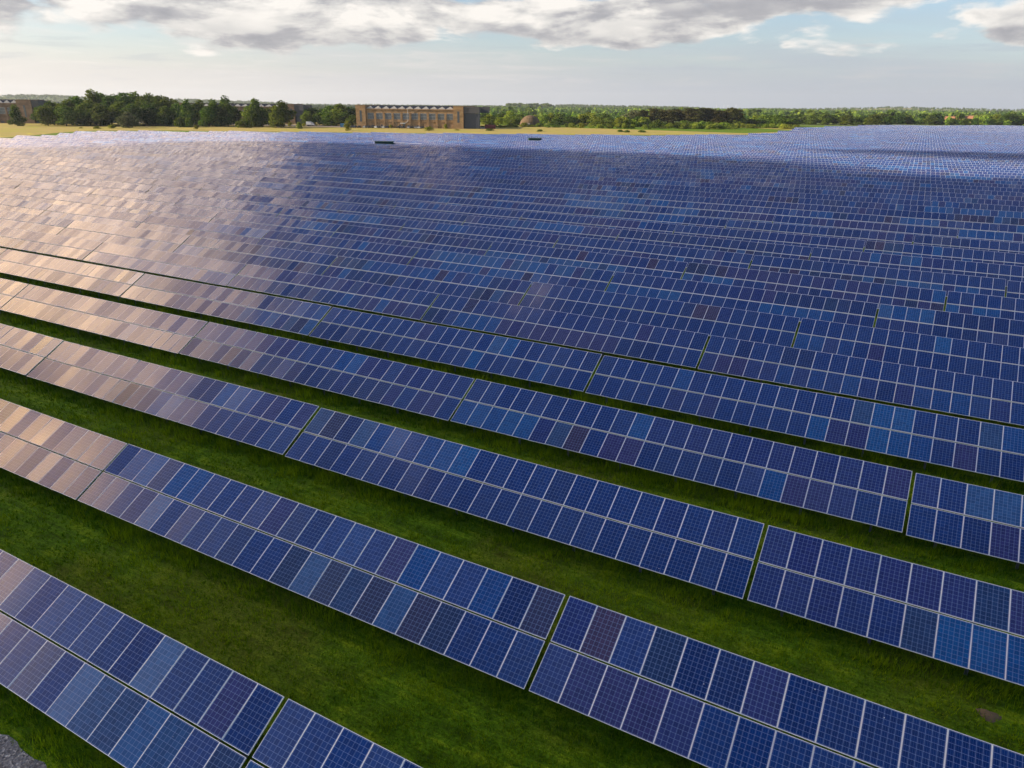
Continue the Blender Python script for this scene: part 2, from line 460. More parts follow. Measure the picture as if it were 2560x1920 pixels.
def gravel_material():
    mt, n, out = new_mat('gravel')
    g = n.node('ShaderNodeNewGeometry'); pos = g.outputs['Position']
    v = n.node('ShaderNodeTexVoronoi'); n.put(v.inputs['Vector'], pos); v.inputs['Scale'].default_value = 16.0
    r, _, _ = n.split(v.outputs['Color'])
    c = n.ramp(r, [(0.0, (0.09, 0.09, 0.095)), (0.5, (0.20, 0.20, 0.205)), (0.85, (0.32, 0.31, 0.30)), (1.0, (0.55, 0.53, 0.50))])
    c = n.mix(n.smooth(n.noise(pos, 0.9, 4.0), 0.45, 0.7, 0.0, 0.5), c, (0.13, 0.105, 0.075))
    principled(n, out, c, 0.9, 0, 0.2, bump(n, v.outputs['Distance'], 0.8, 0.05))
    return mt
M_GRAVEL = gravel_material()
M_SOIL = plain('bare_soil', (0.16, 0.115, 0.07), 0.95, 0, 0.35, 6.0, 0.1)

# ------------------------------------------------------------------ ground
def axis(lo, hi, core):
    a = [0.0]; s = 4.0
    while a[-1] < hi: a.append(a[-1] + s); s = s if a[-1] < core else s * 1.25
    b = [0.0]; s = 4.0
    while b[-1] < -lo: b.append(b[-1] + s); s = s if b[-1] < core else s * 1.25
    return np.array(sorted([-q for q in b[1:]] + a))
gxs = axis(-5400, 3400, 80); gys = axis(-400, 6600, 120)
GX, GY = np.meshgrid(gxs, gys)
GZ = gz_(GX, GY)
nx, ny = len(gxs), len(gys)
idx = np.arange(nx * ny).reshape(ny, nx)
gf = np.stack([idx[:-1, :-1], idx[:-1, 1:], idx[1:, 1:], idx[1:, :-1]], -1).reshape(-1, 4)
gv = np.stack([GX, GY, GZ], -1).reshape(-1, 3)
tag(obj('ground', mesh_np('ground', gv, gf, [M_GROUND], smooth=True)), kind='structure')

def sheet(name, poly, mat, lift, kind='structure', jag=0.0, step=None):
    pts = []
    for i in range(len(poly)):
        a = np.array(poly[i]); b = np.array(poly[(i + 1) % len(poly)])
        k = max(1, int(np.linalg.norm(b - a) / step)) if step else 1
        for q in range(k):
            p = a + (b - a) * q / k
            if jag and step: p = p + rng.normal(0, jag, 2)
            pts.append((p[0], p[1], float(gz_(p[0], p[1])) + lift))
    me = bpy.data.meshes.new(name); me.from_pydata(pts, [], [tuple(range(len(pts)))])
    me.materials.append(mat); me.update()
    return tag(obj(name, me), kind=kind)

# ------------------------------------------------------------------ solar tables
BETA = R_(29.4)
PW, PG, PL, GS, NP_ = 1.006, 1.012, 1.637, 0.062, 23
TW = NP_ * PG                       # table width
TSTEP = TW + 0.159
SLOPE_LEN = 2 * PL + GS
CB, SB = math.cos(BETA), math.sin(BETA)
H0 = 0.75                           # lower edge above the ground
DEPTH = SLOPE_LEN * CB
def table_origin(nrow, j):
    """lower left corner of a table"""
    x = ROW_X0 + nrow * ROW_DX + j * TSTEP
    y = ROW_Y0 + nrow * ROW_DY
    return x, y, float(gz_(x, y)) + H0

# outline of the panel field seen from above
_pf = [on_ground(px, py, 2.3) for px, py in ((260, 327), (440, 327), (660, 329), (900, 331), (1200, 334), (1500, 337), (1890, 337), (2035, 329), (2045, 318), (2200, 313), (2560, 314), (2700, 315))]
_pl = [on_ground(px, py, 2.0) for px, py in ((0, 345), (60, 343), (180, 331), (260, 327))]
def far_limit(x):
    return float(np.interp(x, [p[0] for p in _pf], [p[1] for p in _pf]))
def left_limit(y):
    return float(np.interp(y, [0, 140] + [p[1] for p in _pl], [-390, -385] + [p[0] for p in _pl]))
tables = []
for nrow in range(-1, 108):
    for j in range(-26, 9):
        x, y, z = table_origin(nrow, j)
        cx, cy = x + TW / 2, y + DEPTH / 2
        if cy > far_limit(cx) or cx < left_limit(cy) or cy > 790: continue
        if nrow in (16, 17) and cx < -279: continue           # small clearing at the left edge
        if nrow == 37 and abs(cx + 157) < TW / 2: continue    # clearings of the cabins
        if nrow == 29 and abs(cx + 189) < TW / 2: continue
        if nrow < 0: continue
        ps = [project((x + a * TW, y + b * DEPTH, z + b * SLOPE_LEN * SB)) for a in np.linspace(0, 1, 9) for b in (0, 1)]
        ps = [p for p in ps if p]
        inn = [p for p in ps if -10 < p[0] < 2570 and -10 < p[1] < 1930]
        near_ = [p for p in ps if -1200 < p[0] < 4200 and -300 < p[1] < 3000]
        if not near_: continue
        d = math.sqrt(cx * cx + cy * cy + (CAM_Z - z) ** 2)
        tables.append((d, nrow, j, x, y, z, len(inn), min(p[2] for p in ps)))
tables.sort()
vis = [t for t in tables if t[6] > 0]
single = vis[:296]
single_set = {(t[1], t[2]) for t in single}
rest = [t for t in tables if (t[1], t[2]) not in single_set]
NEAR_PARTS, MID_PARTS = 62.0, 128.0
print('tables', len(tables), 'visible', len(vis), 'single', len(single), 'far single', single[-1][0])

# one panel: glass box, frame ring
def panel_meshes():
    a, b = PW / 2, PL / 2; fw = 0.017; t = 0.036
    v = [(-a + fw, -b + fw, 0), (a - fw, -b + fw, 0), (a - fw, b - fw, 0), (-a + fw, b - fw, 0)]
    v += [(x, y, -t + 0.004) for x, y, _ in v]
    f = [(0, 1, 2, 3), (7, 6, 5, 4)]
    uv = [(0, 0), (1, 0), (1, 1), (0, 1)] + [(0, 0)] * 4
    g = mesh_np('solar_panel', v, np.array(f), [M_PANEL, M_BACK], [0, 1], uv)
    o = [(-a, -b), (a, -b), (a, b), (-a, b)]; i_ = [(-a + fw, -b + fw), (a - fw, -b + fw), (a - fw, b - fw), (-a + fw, b - fw)]
    v = [(x, y, 0.003) for x, y in o] + [(x, y, 0.003) for x, y in i_] + [(x, y, -t) for x, y in o] + [(x, y, -t) for x, y in i_]
    f = []
    for k in range(4):
        q = (k + 1) % 4
        f += [(k, q, 4 + q, 4 + k), (8 + k, 8 + q, q, k), (4 + k, 4 + q, 12 + q, 12 + k), (12 + k, 12 + q, 8 + q, 8 + k)]
    fr = mesh_np('frame', v, np.array(f), [M_FRAME])
    v = [(-a, -b, 0), (a, -b, 0), (a, b, 0), (-a, b, 0), (-a, -b, -t), (a, -b, -t), (a, b, -t), (-a, b, -t)]
    f = [(0, 1, 2, 3), (7, 6, 5, 4), (0, 4, 5, 1), (1, 5, 6, 2), (2, 6, 7, 3), (3, 7, 4, 0)]
    uv = [(0, 0), (1, 0), (1, 1), (0, 1)] + [(0, 0)] * 20
    wh = mesh_np('solar_panel_framed', v, np.array(f), [M_PANEL_F, M_BACK, M_FRAME], [0, 1, 2, 2, 2, 2], uv)
    return g, fr, wh
ME_GLASS, ME_FRAME, ME_WHOLE = panel_meshes()

def slope_pt(u, v, n=0.0):
    """point on the tilted plane in table coordinates (origin at centre of the base)"""
    return (u, -DEPTH / 2 + v * CB - n * SB, H0 + v * SB + n * CB)
def support_mesh(posts):
    b = MB()
    for v in (0.35, 1.25, 2.05, 2.95):
        p = [slope_pt(x, v + dv, nn) for x in (-TW / 2 + 0.03, TW / 2 - 0.03) for dv, nn in ((-.03, -.11), (.03, -.11), (.03, -.04), (-.03, -.04))]
        b.hexa([p[0], p[4], p[5], p[1], p[3], p[7], p[6], p[2]])
    for k in range(8):
        x = -TW / 2 + 1.2 + k * (TW - 2.4) / 7
        p = [slope_pt(x + dx, v, nn) for v in (0.2, 3.1) for dx, nn in ((-.03, -.2), (.03, -.2), (.03, -.112), (-.03, -.112))]
        b.hexa(p)
        if posts:
            for v in (0.7, 2.5): b.cyl((slope_pt(x, v)[0], slope_pt(x, v)[1], -0.1), slope_pt(x, v, -.15), .045, .045, 6)
    return b.mesh('support_frame', [M_STEEL])
ME_SUP = support_mesh(False); ME_SUP_P = support_mesh(True)
def post_mesh(v):
    b = MB(); q = slope_pt(0, v, -.15); z = q[2]
    b.box(-.05, .05, -.004, .004, -.1, z); b.box(-.05, -.042, -.04, .04, -.1, z); b.box(.042, .05, -.04, .04, -.1, z)
    return b.mesh('post', [M_STEEL]), q[1]
POSTS = [post_mesh(0.7), post_mesh(2.5)]

def panel_spots():
    for r in range(2):
        for k in range(NP_):
            yield -TW / 2 + (k + .5) * PG, PL / 2 + r * (PL + GS)
SPOTS = list(panel_spots())
# merged panels of a table for the middle distance: seven variants with their own small tilts
def table_face(rs, jit):
    vs, fs, uv, at_, mi = [], [], [], [], []
    a, b = PW / 2, PL / 2
    tv = 0.0
    bx_ = by_ = 0.0
    for (u, v) in SPOTS:
        if rs.random() < .22: bx_, by_ = rs.normal(0, jit, 2)
        ax, ay = bx_ + rs.normal(0, jit * .55), by_ + rs.normal(0, jit * .55)
        k = len(vs)
        for du, dv in ((-a, -b), (a, -b), (a, b), (-a, b)): vs.append(slope_pt(u + du, v + dv, ax * du + ay * dv))
        fs.append((k, k + 1, k + 2, k + 3)); uv += [(0, 0), (1, 0), (1, 1), (0, 1)]; mi.append(0)
    at_ = tone_run(rs, len(SPOTS))
    # thin back so the sheet has a thickness
    for r in range(2):
        v0 = r * (PL + GS); k = len(vs)
        for n_ in (-.036,):
            for u_, v_ in ((-TW / 2, v0), (TW / 2, v0), (TW / 2, v0 + PL), (-TW / 2, v0 + PL)): vs.append(slope_pt(u_, v_, n_))
        fs.append((k + 3, k + 2, k + 1, k)); uv += [(0, 0)] * 4; mi.append(1); at_.append(0)
    return np.array(vs), np.array(fs), np.array(uv), np.array(at_), mi
def tone_run(rs, n):
    """panels came in batches: neighbours often share a tone"""
    out = []; cur = rs.random()
    for i in range(n):
        if rs.random() < 0.17: cur = rs.random()
        out.append((cur + rs.normal(0, .02)) % 1.0 if rs.random() < .86 else rs.random())
    return out
JIT = 0.0075
ME_FACE = []
for s in range(9):
    v, f, uv, a_, mi = table_face(np.random.default_rng(100 + s), JIT)
    ME_FACE.append(mesh_np('panel_face', v, f, [M_PANEL_F, M_BACK], mi, uv, a_))

rows_seen = {}
for t in vis: rows_seen.setdefault(t[1], []).append(t)
for k in rows_seen: rows_seen[k].sort(key=lambda t: t[2])
def tone_word(x, y, d):
    px = project((x + TW / 2, y + DEPTH / 2, H0 + 1))
    px = px[0] if px else 0
    return 'pale beige' if px < 420 else ('violet blue' if px < 1050 else 'deep blue')
GROUP = 'tilted tables of solar panels in long parallel rows'
rowlist = sorted(rows_seen)
for t in single:
    d, nrow, j, x, y, z, _, _ = t
    rs = np.random.default_rng((nrow + 5) * 100 + j + 50)
    pos = rows_seen[nrow].index(t) + 1
    lab = 'table of %s panels, %s from the left in the %s row back' % (tone_word(x, y, d), ordw(pos), ordw(rowlist.index(nrow) + 1))
    tilt = rs.normal(0, .006)
    T = thing('solar_table', lab, 'solar table', (x + TW / 2, y + DEPTH / 2, z - H0), 0.0, GROUP)
    T.rotation_euler = (tilt, rs.normal(0, .002), 0)
    if d < MID_PARTS:
        tones = iter(tone_run(rs, len(SPOTS)))
        bx_ = by_ = 0.0
        for (u, v) in SPOTS:
            if rs.random() < .22: bx_, by_ = rs.normal(0, JIT, 2)
            ax, ay = bx_ + rs.normal(0, JIT * .55), by_ + rs.normal(0, JIT * .55)
            mt = Matrix.Translation(slope_pt(u, v)) @ Matrix.Rotation(BETA + ay, 4, 'X') @ Matrix.Rotation(-ax, 4, 'Y')
            p = bpy.data.objects.new('solar_panel', ME_GLASS if d < NEAR_PARTS else ME_WHOLE)
            COL.objects.link(p); p.parent = T; p.matrix_local = mt; p.color = (next(tones), 0, 0, 0)
            if d < NEAR_PARTS:
                q = bpy.data.objects.new('frame', ME_FRAME); COL.objects.link(q); q.parent = p
        if d < NEAR_PARTS:
            obj('support_frame', ME_SUP, T)
            for k in range(8):
                px_ = -TW / 2 + 1.2 + k * (TW - 2.4) / 7
                for me, py_ in POSTS: obj('post', me, T, (px_, py_, 0))
        else:
            obj('support_frame', ME_SUP_P, T)
    else:
        obj('panel_face', ME_FACE[int(rs.integers(0, 9))], T)
        obj('support_frame', ME_SUP_P, T)

# everything farther off, and what lies outside the picture, as one mass
Vs, Fs, Us, As, Ms = [], [], [], [], []
off = 0
faces_np = []
for s in range(9): faces_np.append(table_face(np.random.default_rng(100 + s), JIT))
sp = np.array([v.co[:] for v in ME_SUP_P.vertices])
spf = [tuple(p.vertices) for p in ME_SUP_P.polygons]
sv, sf = [], []; soff = 0
bx = MB()
for k in range(4):
    xx = -TW / 2 + 2 + k * (TW - 4) / 3
    bx.box(xx - .05, xx + .05, -.05, .05, -.1, H0 + SLOPE_LEN / 2 * SB - .1)
p = [slope_pt(xq, SLOPE_LEN / 2 + dv, nn) for xq in (-TW / 2, TW / 2) for dv, nn in ((-.8, -.14), (.8, -.14), (.8, -.06), (-.8, -.06))]
bx.hexa([p[0], p[4], p[5], p[1], p[3], p[7], p[6], p[2]])
bxv = np.array(bx.v); bxf = np.array(bx.f)
for t in rest:
    d, nrow, j, x, y, z = t[:6]
    rs = np.random.default_rng((nrow + 5) * 100 + j + 50)
    v, f, uv, a_, mi = faces_np[int(rs.integers(0, 9))]
    tilt = rs.normal(0, .0035)
    v = v.copy(); v[:, 2] += tilt * v[:, 1]
    o = np.array([x + TW / 2, y + DEPTH / 2, z - H0])
    Vs.append(v + o); Fs.append(f + off); Us.append(uv); As.append((a_ + rs.random()) % 1.0); Ms += mi; off += len(v)
    sv.append(bxv + o); sf.append(bxf + soff); soff += len(bxv)
nf = sum(len(f) for f in Fs); nsf = sum(len(f) for f in sf)
V = np.concatenate(Vs + sv); Fq = np.concatenate(Fs + [f + off for f in sf])
U = np.concatenate(Us + [np.zeros((nsf * 4, 2))]); A_ = np.concatenate(As + [np.zeros(nsf)])
tag(obj('distant_solar_tables', mesh_np('distant_solar_tables', V, Fq, [M_PANEL_F, M_BACK, M_STEEL], Ms + [2] * nsf, U, A_)),
    'far rows of solar panels running back to the tree line', 'solar tables', kind='stuff')

# ------------------------------------------------------------------ track and bare soil in front
sheet('gravel_track', [(-60, 7.12), (-27.0, 7.12), (-14.0, 7.0), (20, 7.0), (20, 2.4), (-60, 2.4)], M_GRAVEL, 0.012, jag=.07, step=.35)

# ------------------------------------------------------------------ grass
def in_front(x, y):
    d = np.stack([x, y, gz_(x, y) - CAM_Z], -1) @ RC.T
    u = 1280 + F * d[:, 0] / d[:, 2]; w = 960 + F * d[:, 1] / d[:, 2]
    return (d[:, 2] > 1) & (u > -160) & (u < 2720) & (w > 300) & (w < 2080)
def grass(n0):
    x = rng.uniform(-110, 45, n0); y = rng.uniform(7.0, 80, n0)
    d = np.sqrt(x * x + y * y + CAM_Z ** 2)
    # clumping
    cl = np.sin(x * 1.7 + 2 * np.sin(y * .9)) * np.sin(y * 2.3 + 1.7 * np.sin(x * .8)) * .5 + .5
    keep = (rng.random(n0) < np.clip((24.0 / d) ** 2, 0, 1) * (.45 + .55 * cl)) & in_front(x, y)
    x, y, d, cl = x[keep], y[keep], d[keep], cl[keep]
    n = len(x)
    ph = np.mod(y - ROW_Y0, ROW_DY)                       # unmown, taller grass below the tables, added to deepen the shade there
    tall = np.where((ph < DEPTH + .2) | (ph > ROW_DY - .5), 2.3, 1.0)
    cl = np.clip(cl + .5 * np.sin(x * .31 + 1.3 * np.sin(y * .4)) * np.sin(y * .55 + x * .12), 0, 1.3)
    h = rng.uniform(.05, .13, n) * (.7 + .7 * cl) * np.clip(d / 30, 1, 1.6) * tall
    w = rng.uniform(.006, .014, n) * np.clip(d / 24, 1, 3)
    z = gz_(x, y) - .01
    out_v, out_a = [], []
    for b in range(3):
        a = rng.uniform(0, 2 * np.pi, n); lean = rng.uniform(.15, .75, n)
        ox, oy = rng.normal(0, .03, (2, n))
        bx, by = x + ox, y + oy
        ca, sa = np.cos(a), np.sin(a)
        p0 = np.stack([bx - sa * w, by + ca * w, z], -1); p1 = np.stack([bx + sa * w, by - ca * w, z], -1)
        p2 = np.stack([bx + ca * h * lean, by + sa * h * lean, z + h], -1)
        out_v.append(np.stack([p0, p1, p2], 1)); out_a.append(np.clip(rng.normal(.40 + .5 * (cl - .5), .24, n), 0, 1))
    v = np.concatenate(out_v).reshape(-1, 3); f = np.arange(len(v)).reshape(-1, 3)
    print('grass blades', len(f))
    return mesh_np('grass', v, f, [M_GRASSBLADE], attr=np.concatenate(out_a))
tag(obj('grass', grass(2200000)), 'green grass growing in strips between the panel rows', 'grass', kind='stuff')
# bare mound of soil in the strip at the right
def mound(x, y, r, h):
    b = []; f = []; n = 14
    for k, (q, hh) in enumerate(((1.0, -.02), (.72, .45), (.4, .85), (.12, 1.0))):
        for i in range(n):
            a = 2 * math.pi * i / n; w = q * r * (1 + .18 * math.sin(3 * a + k) + .1 * random.random())
            b.append((w * math.cos(a), w * math.sin(a) * .75, h * hh * (1 + .15 * random.random())))
    for k in range(3):
        for i in range(n):
            j = (i + 1) % n; f.append((k * n + i, k * n + j, (k + 1) * n + j, (k + 1) * n + i))
    f.append(tuple(range(3 * n, 4 * n)))
    me = bpy.data.meshes.new('soil_mound'); me.from_pydata(b, [], f); me.materials.append(M_SOIL); me.update()
    return obj('soil_mound', me, loc=(x, y, float(gz_(x, y))))
x_, y_ = on_ground(2472, 1788)
tag(mound(x_, y_, .33, .07), 'low mound of bare brown soil in the grass strip near the right edge', 'soil mound')

# ------------------------------------------------------------------ cloud that shades the near rows
def cloud_mesh(name, rx, ry, rz_, seed):
    rs = np.random.default_rng(seed)
    nu, nv = 72, 36
    th = np.linspace(0, 2 * np.pi, nu, endpoint=False); ph = np.linspace(0.02, np.pi - .02, nv)
    T_, P_ = np.meshgrid(th, ph)
    D_ = np.stack([np.sin(P_) * np.cos(T_), np.sin(P_) * np.sin(T_), np.cos(P_)], -1)
    disp = np.zeros_like(T_)
    for k in range(60):
        c = rs.normal(0, 1, 3); c /= np.linalg.norm(c); w = rs.uniform(.12, .5)
        disp = np.maximum(disp, rs.uniform(.1, .42) * np.clip(1 - (1 - D_ @ c) / (w * w), 0, 1) ** .5)
    Rr = .72 + disp
    v = (D_ * Rr[..., None] * np.array([rx, ry, rz_]))
    v[..., 2] = np.maximum(v[..., 2], -rz_ * .55)
    i = np.arange(nu * nv).reshape(nv, nu); j = np.roll(i, -1, 1)
    f = np.stack([i[1:], j[1:], j[:-1], i[:-1]], -1).reshape(-1, 4)
    return mesh_np(name, v.reshape(-1, 3), f, [M_CLOUD], smooth=True)
M_CLOUD = plain('cloud_white', (0.82, 0.82, 0.82), 1.0, 0, 0.02, .01, 0.0)
shade = ((-80, 40, 330, 150, 60, 'longest low white cloud hanging southwest of the panel field'), (90, 130, 200, 80, 38, 'white cloud at the right end of the long low one'),
         (-120, 190, 130, 42, 22, 'small flat white cloud north of the long low one'), (110, 292, 150, 20, 12, 'thin white cloud over the far right of the panels'))
for k, (tx, ty, rx, ry, rz_, lab) in enumerate(shade):
    c = Vector((tx, ty, 0)) + sd * (520 / sd.z)
    tag(obj('cloud', cloud_mesh('cloud', rx, ry, rz_, 40 + k), loc=c), lab, 'cloud', 'clouds between the low sun and the field')

# ------------------------------------------------------------------ meadow beyond the panels
mp = []
for px, py in ((-40, 345), (60, 342), (180, 330), (262, 326), (440, 326), (900, 331), (1500, 337), (1890, 336), (2035, 328)):
    mp.append(on_ground(px, py))
mp = [(x, y - 4) for x, y in mp]
back = [on_ground(px, py) for px, py in ((2035, 325), (1860, 316), (1700, 312), (1500, 309), (1200, 308), (900, 307), (600, 305), (300, 302), (0, 299), (-60, 298))]
sheet('meadow', mp + back, M_MEADOW, 0.05)
# hard standing in front of the hangars
M_APRON = plain('worn_concrete', (0.22, 0.19, 0.16), .9, 0, .25, .05, .2)
sheet('apron', [on_ground(px, py) for px, py in ((-60, 307.5), (300, 307.8), (640, 314), (900, 319.5), (1220, 322.5), (1220, 318), (900, 314.5), (600, 309), (300, 304), (-60, 303))], M_APRON, 0.10)

# ------------------------------------------------------------------ foliage builders
def clump_mesh(name, mat, lobes, n, size, seed, flat=0.0, shell=.55):
    """many leaf-clump faces spread through lobes (cx,cy,cz,rx,ry,rz)"""
    rs = np.random.default_rng(seed)
    L_ = np.array(lobes, float)
    vol = (L_[:, 3] * L_[:, 4] * L_[:, 5]) ** .75; vol /= vol.sum()
    k = rs.choice(len(L_), n, p=vol)
    d = rs.normal(0, 1, (n, 3)); d /= np.linalg.norm(d, axis=1)[:, None]
    r = shell + (1 - shell) * rs.random(n); r = np.where(rs.random(n) < .12, rs.uniform(.95, 1.16, n), r)
    c = L_[k, :3] + d * r[:, None] * L_[k, 3:]
    nrm = d * .55 + rs.normal(0, .6, (n, 3)); nrm[:, 2] += .25
    nrm /= np.linalg.norm(nrm, axis=1)[:, None]
    a = np.cross(nrm, rs.normal(0, 1, (n, 3))); a /= np.linalg.norm(a, axis=1)[:, None] + 1e-9
    b = np.cross(nrm, a)
    s = (size * rs.uniform(.55, 1.3, n))[:, None]
    asp = rs.uniform(.6, 1.0, n)[:, None]
    bend = nrm * s * rs.uniform(-.35, .35, n)[:, None]
    V = np.stack([c - a * s, c - b * s * asp + bend, c + a * s, c + b * s * asp + bend], 1).reshape(-1, 3)
    Fc = np.arange(n * 4).reshape(-1, 4)
    lobe_t = rs.uniform(-.22, .22, len(L_))
    at_ = np.clip(.42 + lobe_t[k] + rs.normal(0, .2, n), 0, 1)
    return mesh_np(name, V, Fc, [mat], attr=at_)
def trunk_mesh(h, r, seed, limbs=5, top=.7):
    rs = random.Random(seed); b = MB()
    p = Vector((0, 0, -.3)); q = Vector((rs.uniform(-.2, .2), rs.uniform(-.2, .2), h * top * .5)); e = Vector((rs.uniform(-.4, .4), rs.uniform(-.4, .4), h * top))
    b.cyl(p, q, r, r * .72, 8); b.cyl(q, e, r * .72, r * .3, 8)
    for i in range(limbs):
        t = rs.uniform(.35, .95); s = q.lerp(e, t) if t > .5 else p.lerp(q, t + .4)
        a = rs.uniform(0, 6.28); ln = h * rs.uniform(.16, .3)
        b.cyl(s, s + Vector((math.cos(a) * ln, math.sin(a) * ln, ln * rs.uniform(.4, .9))), r * .38, r * .1, 6)
    return b.mesh('trunk', [M_BARK])
def round_lobes(seed, h, w, base=.14, n=11, tall=False):
    rs = random.Random(seed); out = []
    for i in range(n):
        t = (i + .5) / n
        z = h * (base + (1 - base) * t * .9)
        prof = math.sin(math.pi * min(1, .18 + .82 * t)) ** .6 if not tall else math.sin(math.pi * min(1, .3 + .66 * t)) ** .8
        a = rs.uniform(0, 6.28); rad = w * .5 * prof * rs.uniform(.25, .62)
        s = w * .5 * prof * rs.uniform(.42, .68)
        out.append((math.cos(a) * rad, math.sin(a) * rad, z, s, s, s * rs.uniform(.7, 1.0)))
    out.append((0, 0, h * .55, w * .30, w * .30, h * .30)); out.append((0, 0, h * .84, w * .2, w * .2, h * .14))
    return out
KINDS = {}
def make_kind(key, mat, variants, h, w, n, size, base=.14, lob=11, tall=False, shell=.55, limbs=5, tr=.3):
    KINDS[key] = [(clump_mesh('crown', mat, round_lobes(31 * s + len(key), h, w, base, lob, tall), n, size, s + 5 * len(key), shell=shell), trunk_mesh(h, tr, s, limbs), h, w) for s in range(variants)]
make_kind('broad', M_LEAF, 6, 16, 13, 2600, .52)
make_kind('dark', M_LEAF_DARK, 5, 16, 12, 2600, .52)
make_kind('tall', M_LEAF, 4, 18, 9, 2400, .48, .08, 12, True)
make_kind('light', M_LEAF_LIGHT, 5, 12, 11, 2000, .45, .06)
make_kind('bush', M_LEAF_LIGHT, 4, 4, 6, 900, .30, .02, 7, limbs=3, tr=.12)
make_kind('darkbush', M_LEAF, 4, 4, 6, 900, .30, .02, 7, limbs=3, tr=.12)
make_kind('pale', M_LEAF_PALE, 3, 12, 11, 2000, .42, .03)
make_kind('yellow', M_LEAF_YELLOW, 3, 4, 4, 700, .22, .04, 7, limbs=3, tr=.1)
def pine_kind():
    out = []
    for s in range(5):
        rs = random.Random(s + 77); lob = []
        for i in range(10):
            t = i / 9; z = 15 * (.34 + .62 * t); a = rs.uniform(0, 6.28); rad = 3.2 * (1.05 - t * .75) * rs.uniform(.3, 1)
            lob.append((math.cos(a) * rad, math.sin(a) * rad, z, rs.uniform(1.7, 2.7), rs.uniform(1.7, 2.7), rs.uniform(.8, 1.3)))
        out.append((clump_mesh('crown', M_PINE, lob, 1700, .42, 300 + s, shell=.3), trunk_mesh(15, .26, s + 60, 9, .92), 15, 8))
    KINDS['pine'] = out
pine_kind()
def plant(kind, px, dist, ytop, label, wpx=None, cat='tree', name='tree', group=None, crown='crown', ybase=None):
    """a plant standing on the ground at a distance in the picture column px, as tall as it looks"""
    var = KINDS[kind]; cm, tm, h, w = var[random.randrange(len(var))]
    x, y = at(px, dist); zb = float(gz_(x, y)); H = max(.6, z_at(px, ytop, dist) - zb)
    ww = (wpx / F * dist * 1.32) if wpx else H * w / h * random.uniform(.85, 1.1)
    T = thing(name, label, cat, (x, y, zb), random.uniform(0, 6.28), group)
    T.scale = (ww / w, ww / w, H / h)
    obj(crown, cm, T)
    obj('trunk' if cat == 'tree' else 'stem', tm, T)
    return T

# ------------------------------------------------------------------ trees around the hangars, left
def belt(group, fmt, items, kind_words=None):
    """items: (kind, px, dist, ytop, width px); labels count them from the left"""
    items = sorted(items, key=lambda i: i[1]); seen = 0
    for q, (kind, px, dist, ytop, wpx) in enumerate(items):
        plant(kind, px, dist, ytop, fmt % ordw(q + 1), wpx, group=group)
left_wood = [('broad', 116, 590, 264, 36), ('broad', 162, 585, 262, 40), ('broad', 222, 585, 254, 40), ('broad', 305, 580, 250, 44), ('broad', 368, 580, 252, 44), ('broad', 446, 580, 256, 34), ('dark', 108, 640, 262, 36), ('dark', 132, 610, 252, 46), ('broad', 152, 640, 256, 34), ('broad', 176, 600, 246, 44), ('broad', 196, 620, 238, 48),
             ('dark', 205, 590, 262, 40), ('tall', 238, 600, 221, 44), ('broad', 258, 620, 228, 48), ('broad', 276, 590, 236, 44), ('dark', 296, 610, 232, 46),
             ('broad', 318, 600, 228, 48), ('broad', 342, 610, 227, 50), ('dark', 360, 590, 236, 44), ('broad', 380, 610, 231, 46), ('broad', 402, 600, 236, 44),
             ('dark', 422, 590, 241, 42), ('broad', 440, 610, 246, 36), ('dark', 250, 575, 258, 44), ('dark', 335, 570, 256, 46), ('dark', 385, 572, 258, 44), ('dark', 415, 565, 264, 40)]
belt('trees of the wood left of the hangars', '%s tree from the left in the dark wood beside the small tower', left_wood)
mid_trees = [('dark', 588, 570, 264, 34), ('broad', 672, 565, 268, 36), ('dark', 486, 575, 256, 34), ('tall', 470, 560, 245, 26), ('tall', 503, 560, 247, 34), ('tall', 535, 555, 247, 36), ('tall', 568, 555, 237, 36), ('broad', 552, 560, 262, 40), ('broad', 520, 550, 264, 40),
             ('tall', 640, 545, 243, 34), ('broad', 622, 540, 262, 38), ('broad', 655, 540, 266, 38), ('tall', 707, 530, 249, 44), ('broad', 692, 525, 266, 34)]
belt('tall trees in front of the second hangar', '%s tree from the left in front of the tree hidden hangar', mid_trees)
gap_trees = [('broad', 768, 560, 276, 34), ('broad', 818, 555, 284, 36), ('dark', 838, 552, 290, 32), ('broad', 880, 556, 286, 30), ('dark', 782, 600, 268, 40), ('dark', 806, 600, 270, 38), ('broad', 830, 590, 262, 42), ('broad', 850, 585, 257, 44), ('dark', 872, 590, 265, 38), ('dark', 888, 600, 271, 30), ('dark', 796, 570, 282, 40), ('dark', 862, 565, 278, 44)]
belt('trees between the two hangars', '%s tree from the left in the gap between the brick hangars', gap_trees)
plant('tall', 39, 600, 260, 'narrow dark tree standing against the far left hangar wall', 25)
plant('pale', 318, 540, 278, 'round pale green willow like tree right of the small tower', 38)
for q, (px, d, yt, w) in enumerate(((446, 545, 292, 26), (458, 548, 290, 24), (470, 543, 294, 20), (606, 528, 300, 30), (745, 506, 304, 14))):
    plant('darkbush', px, d, yt, '%s low green bush from the left along the edge of the hangar yard' % ordw(q + 1), w, 'bush', 'bush', 'low bushes along the hangar yard', 'foliage')
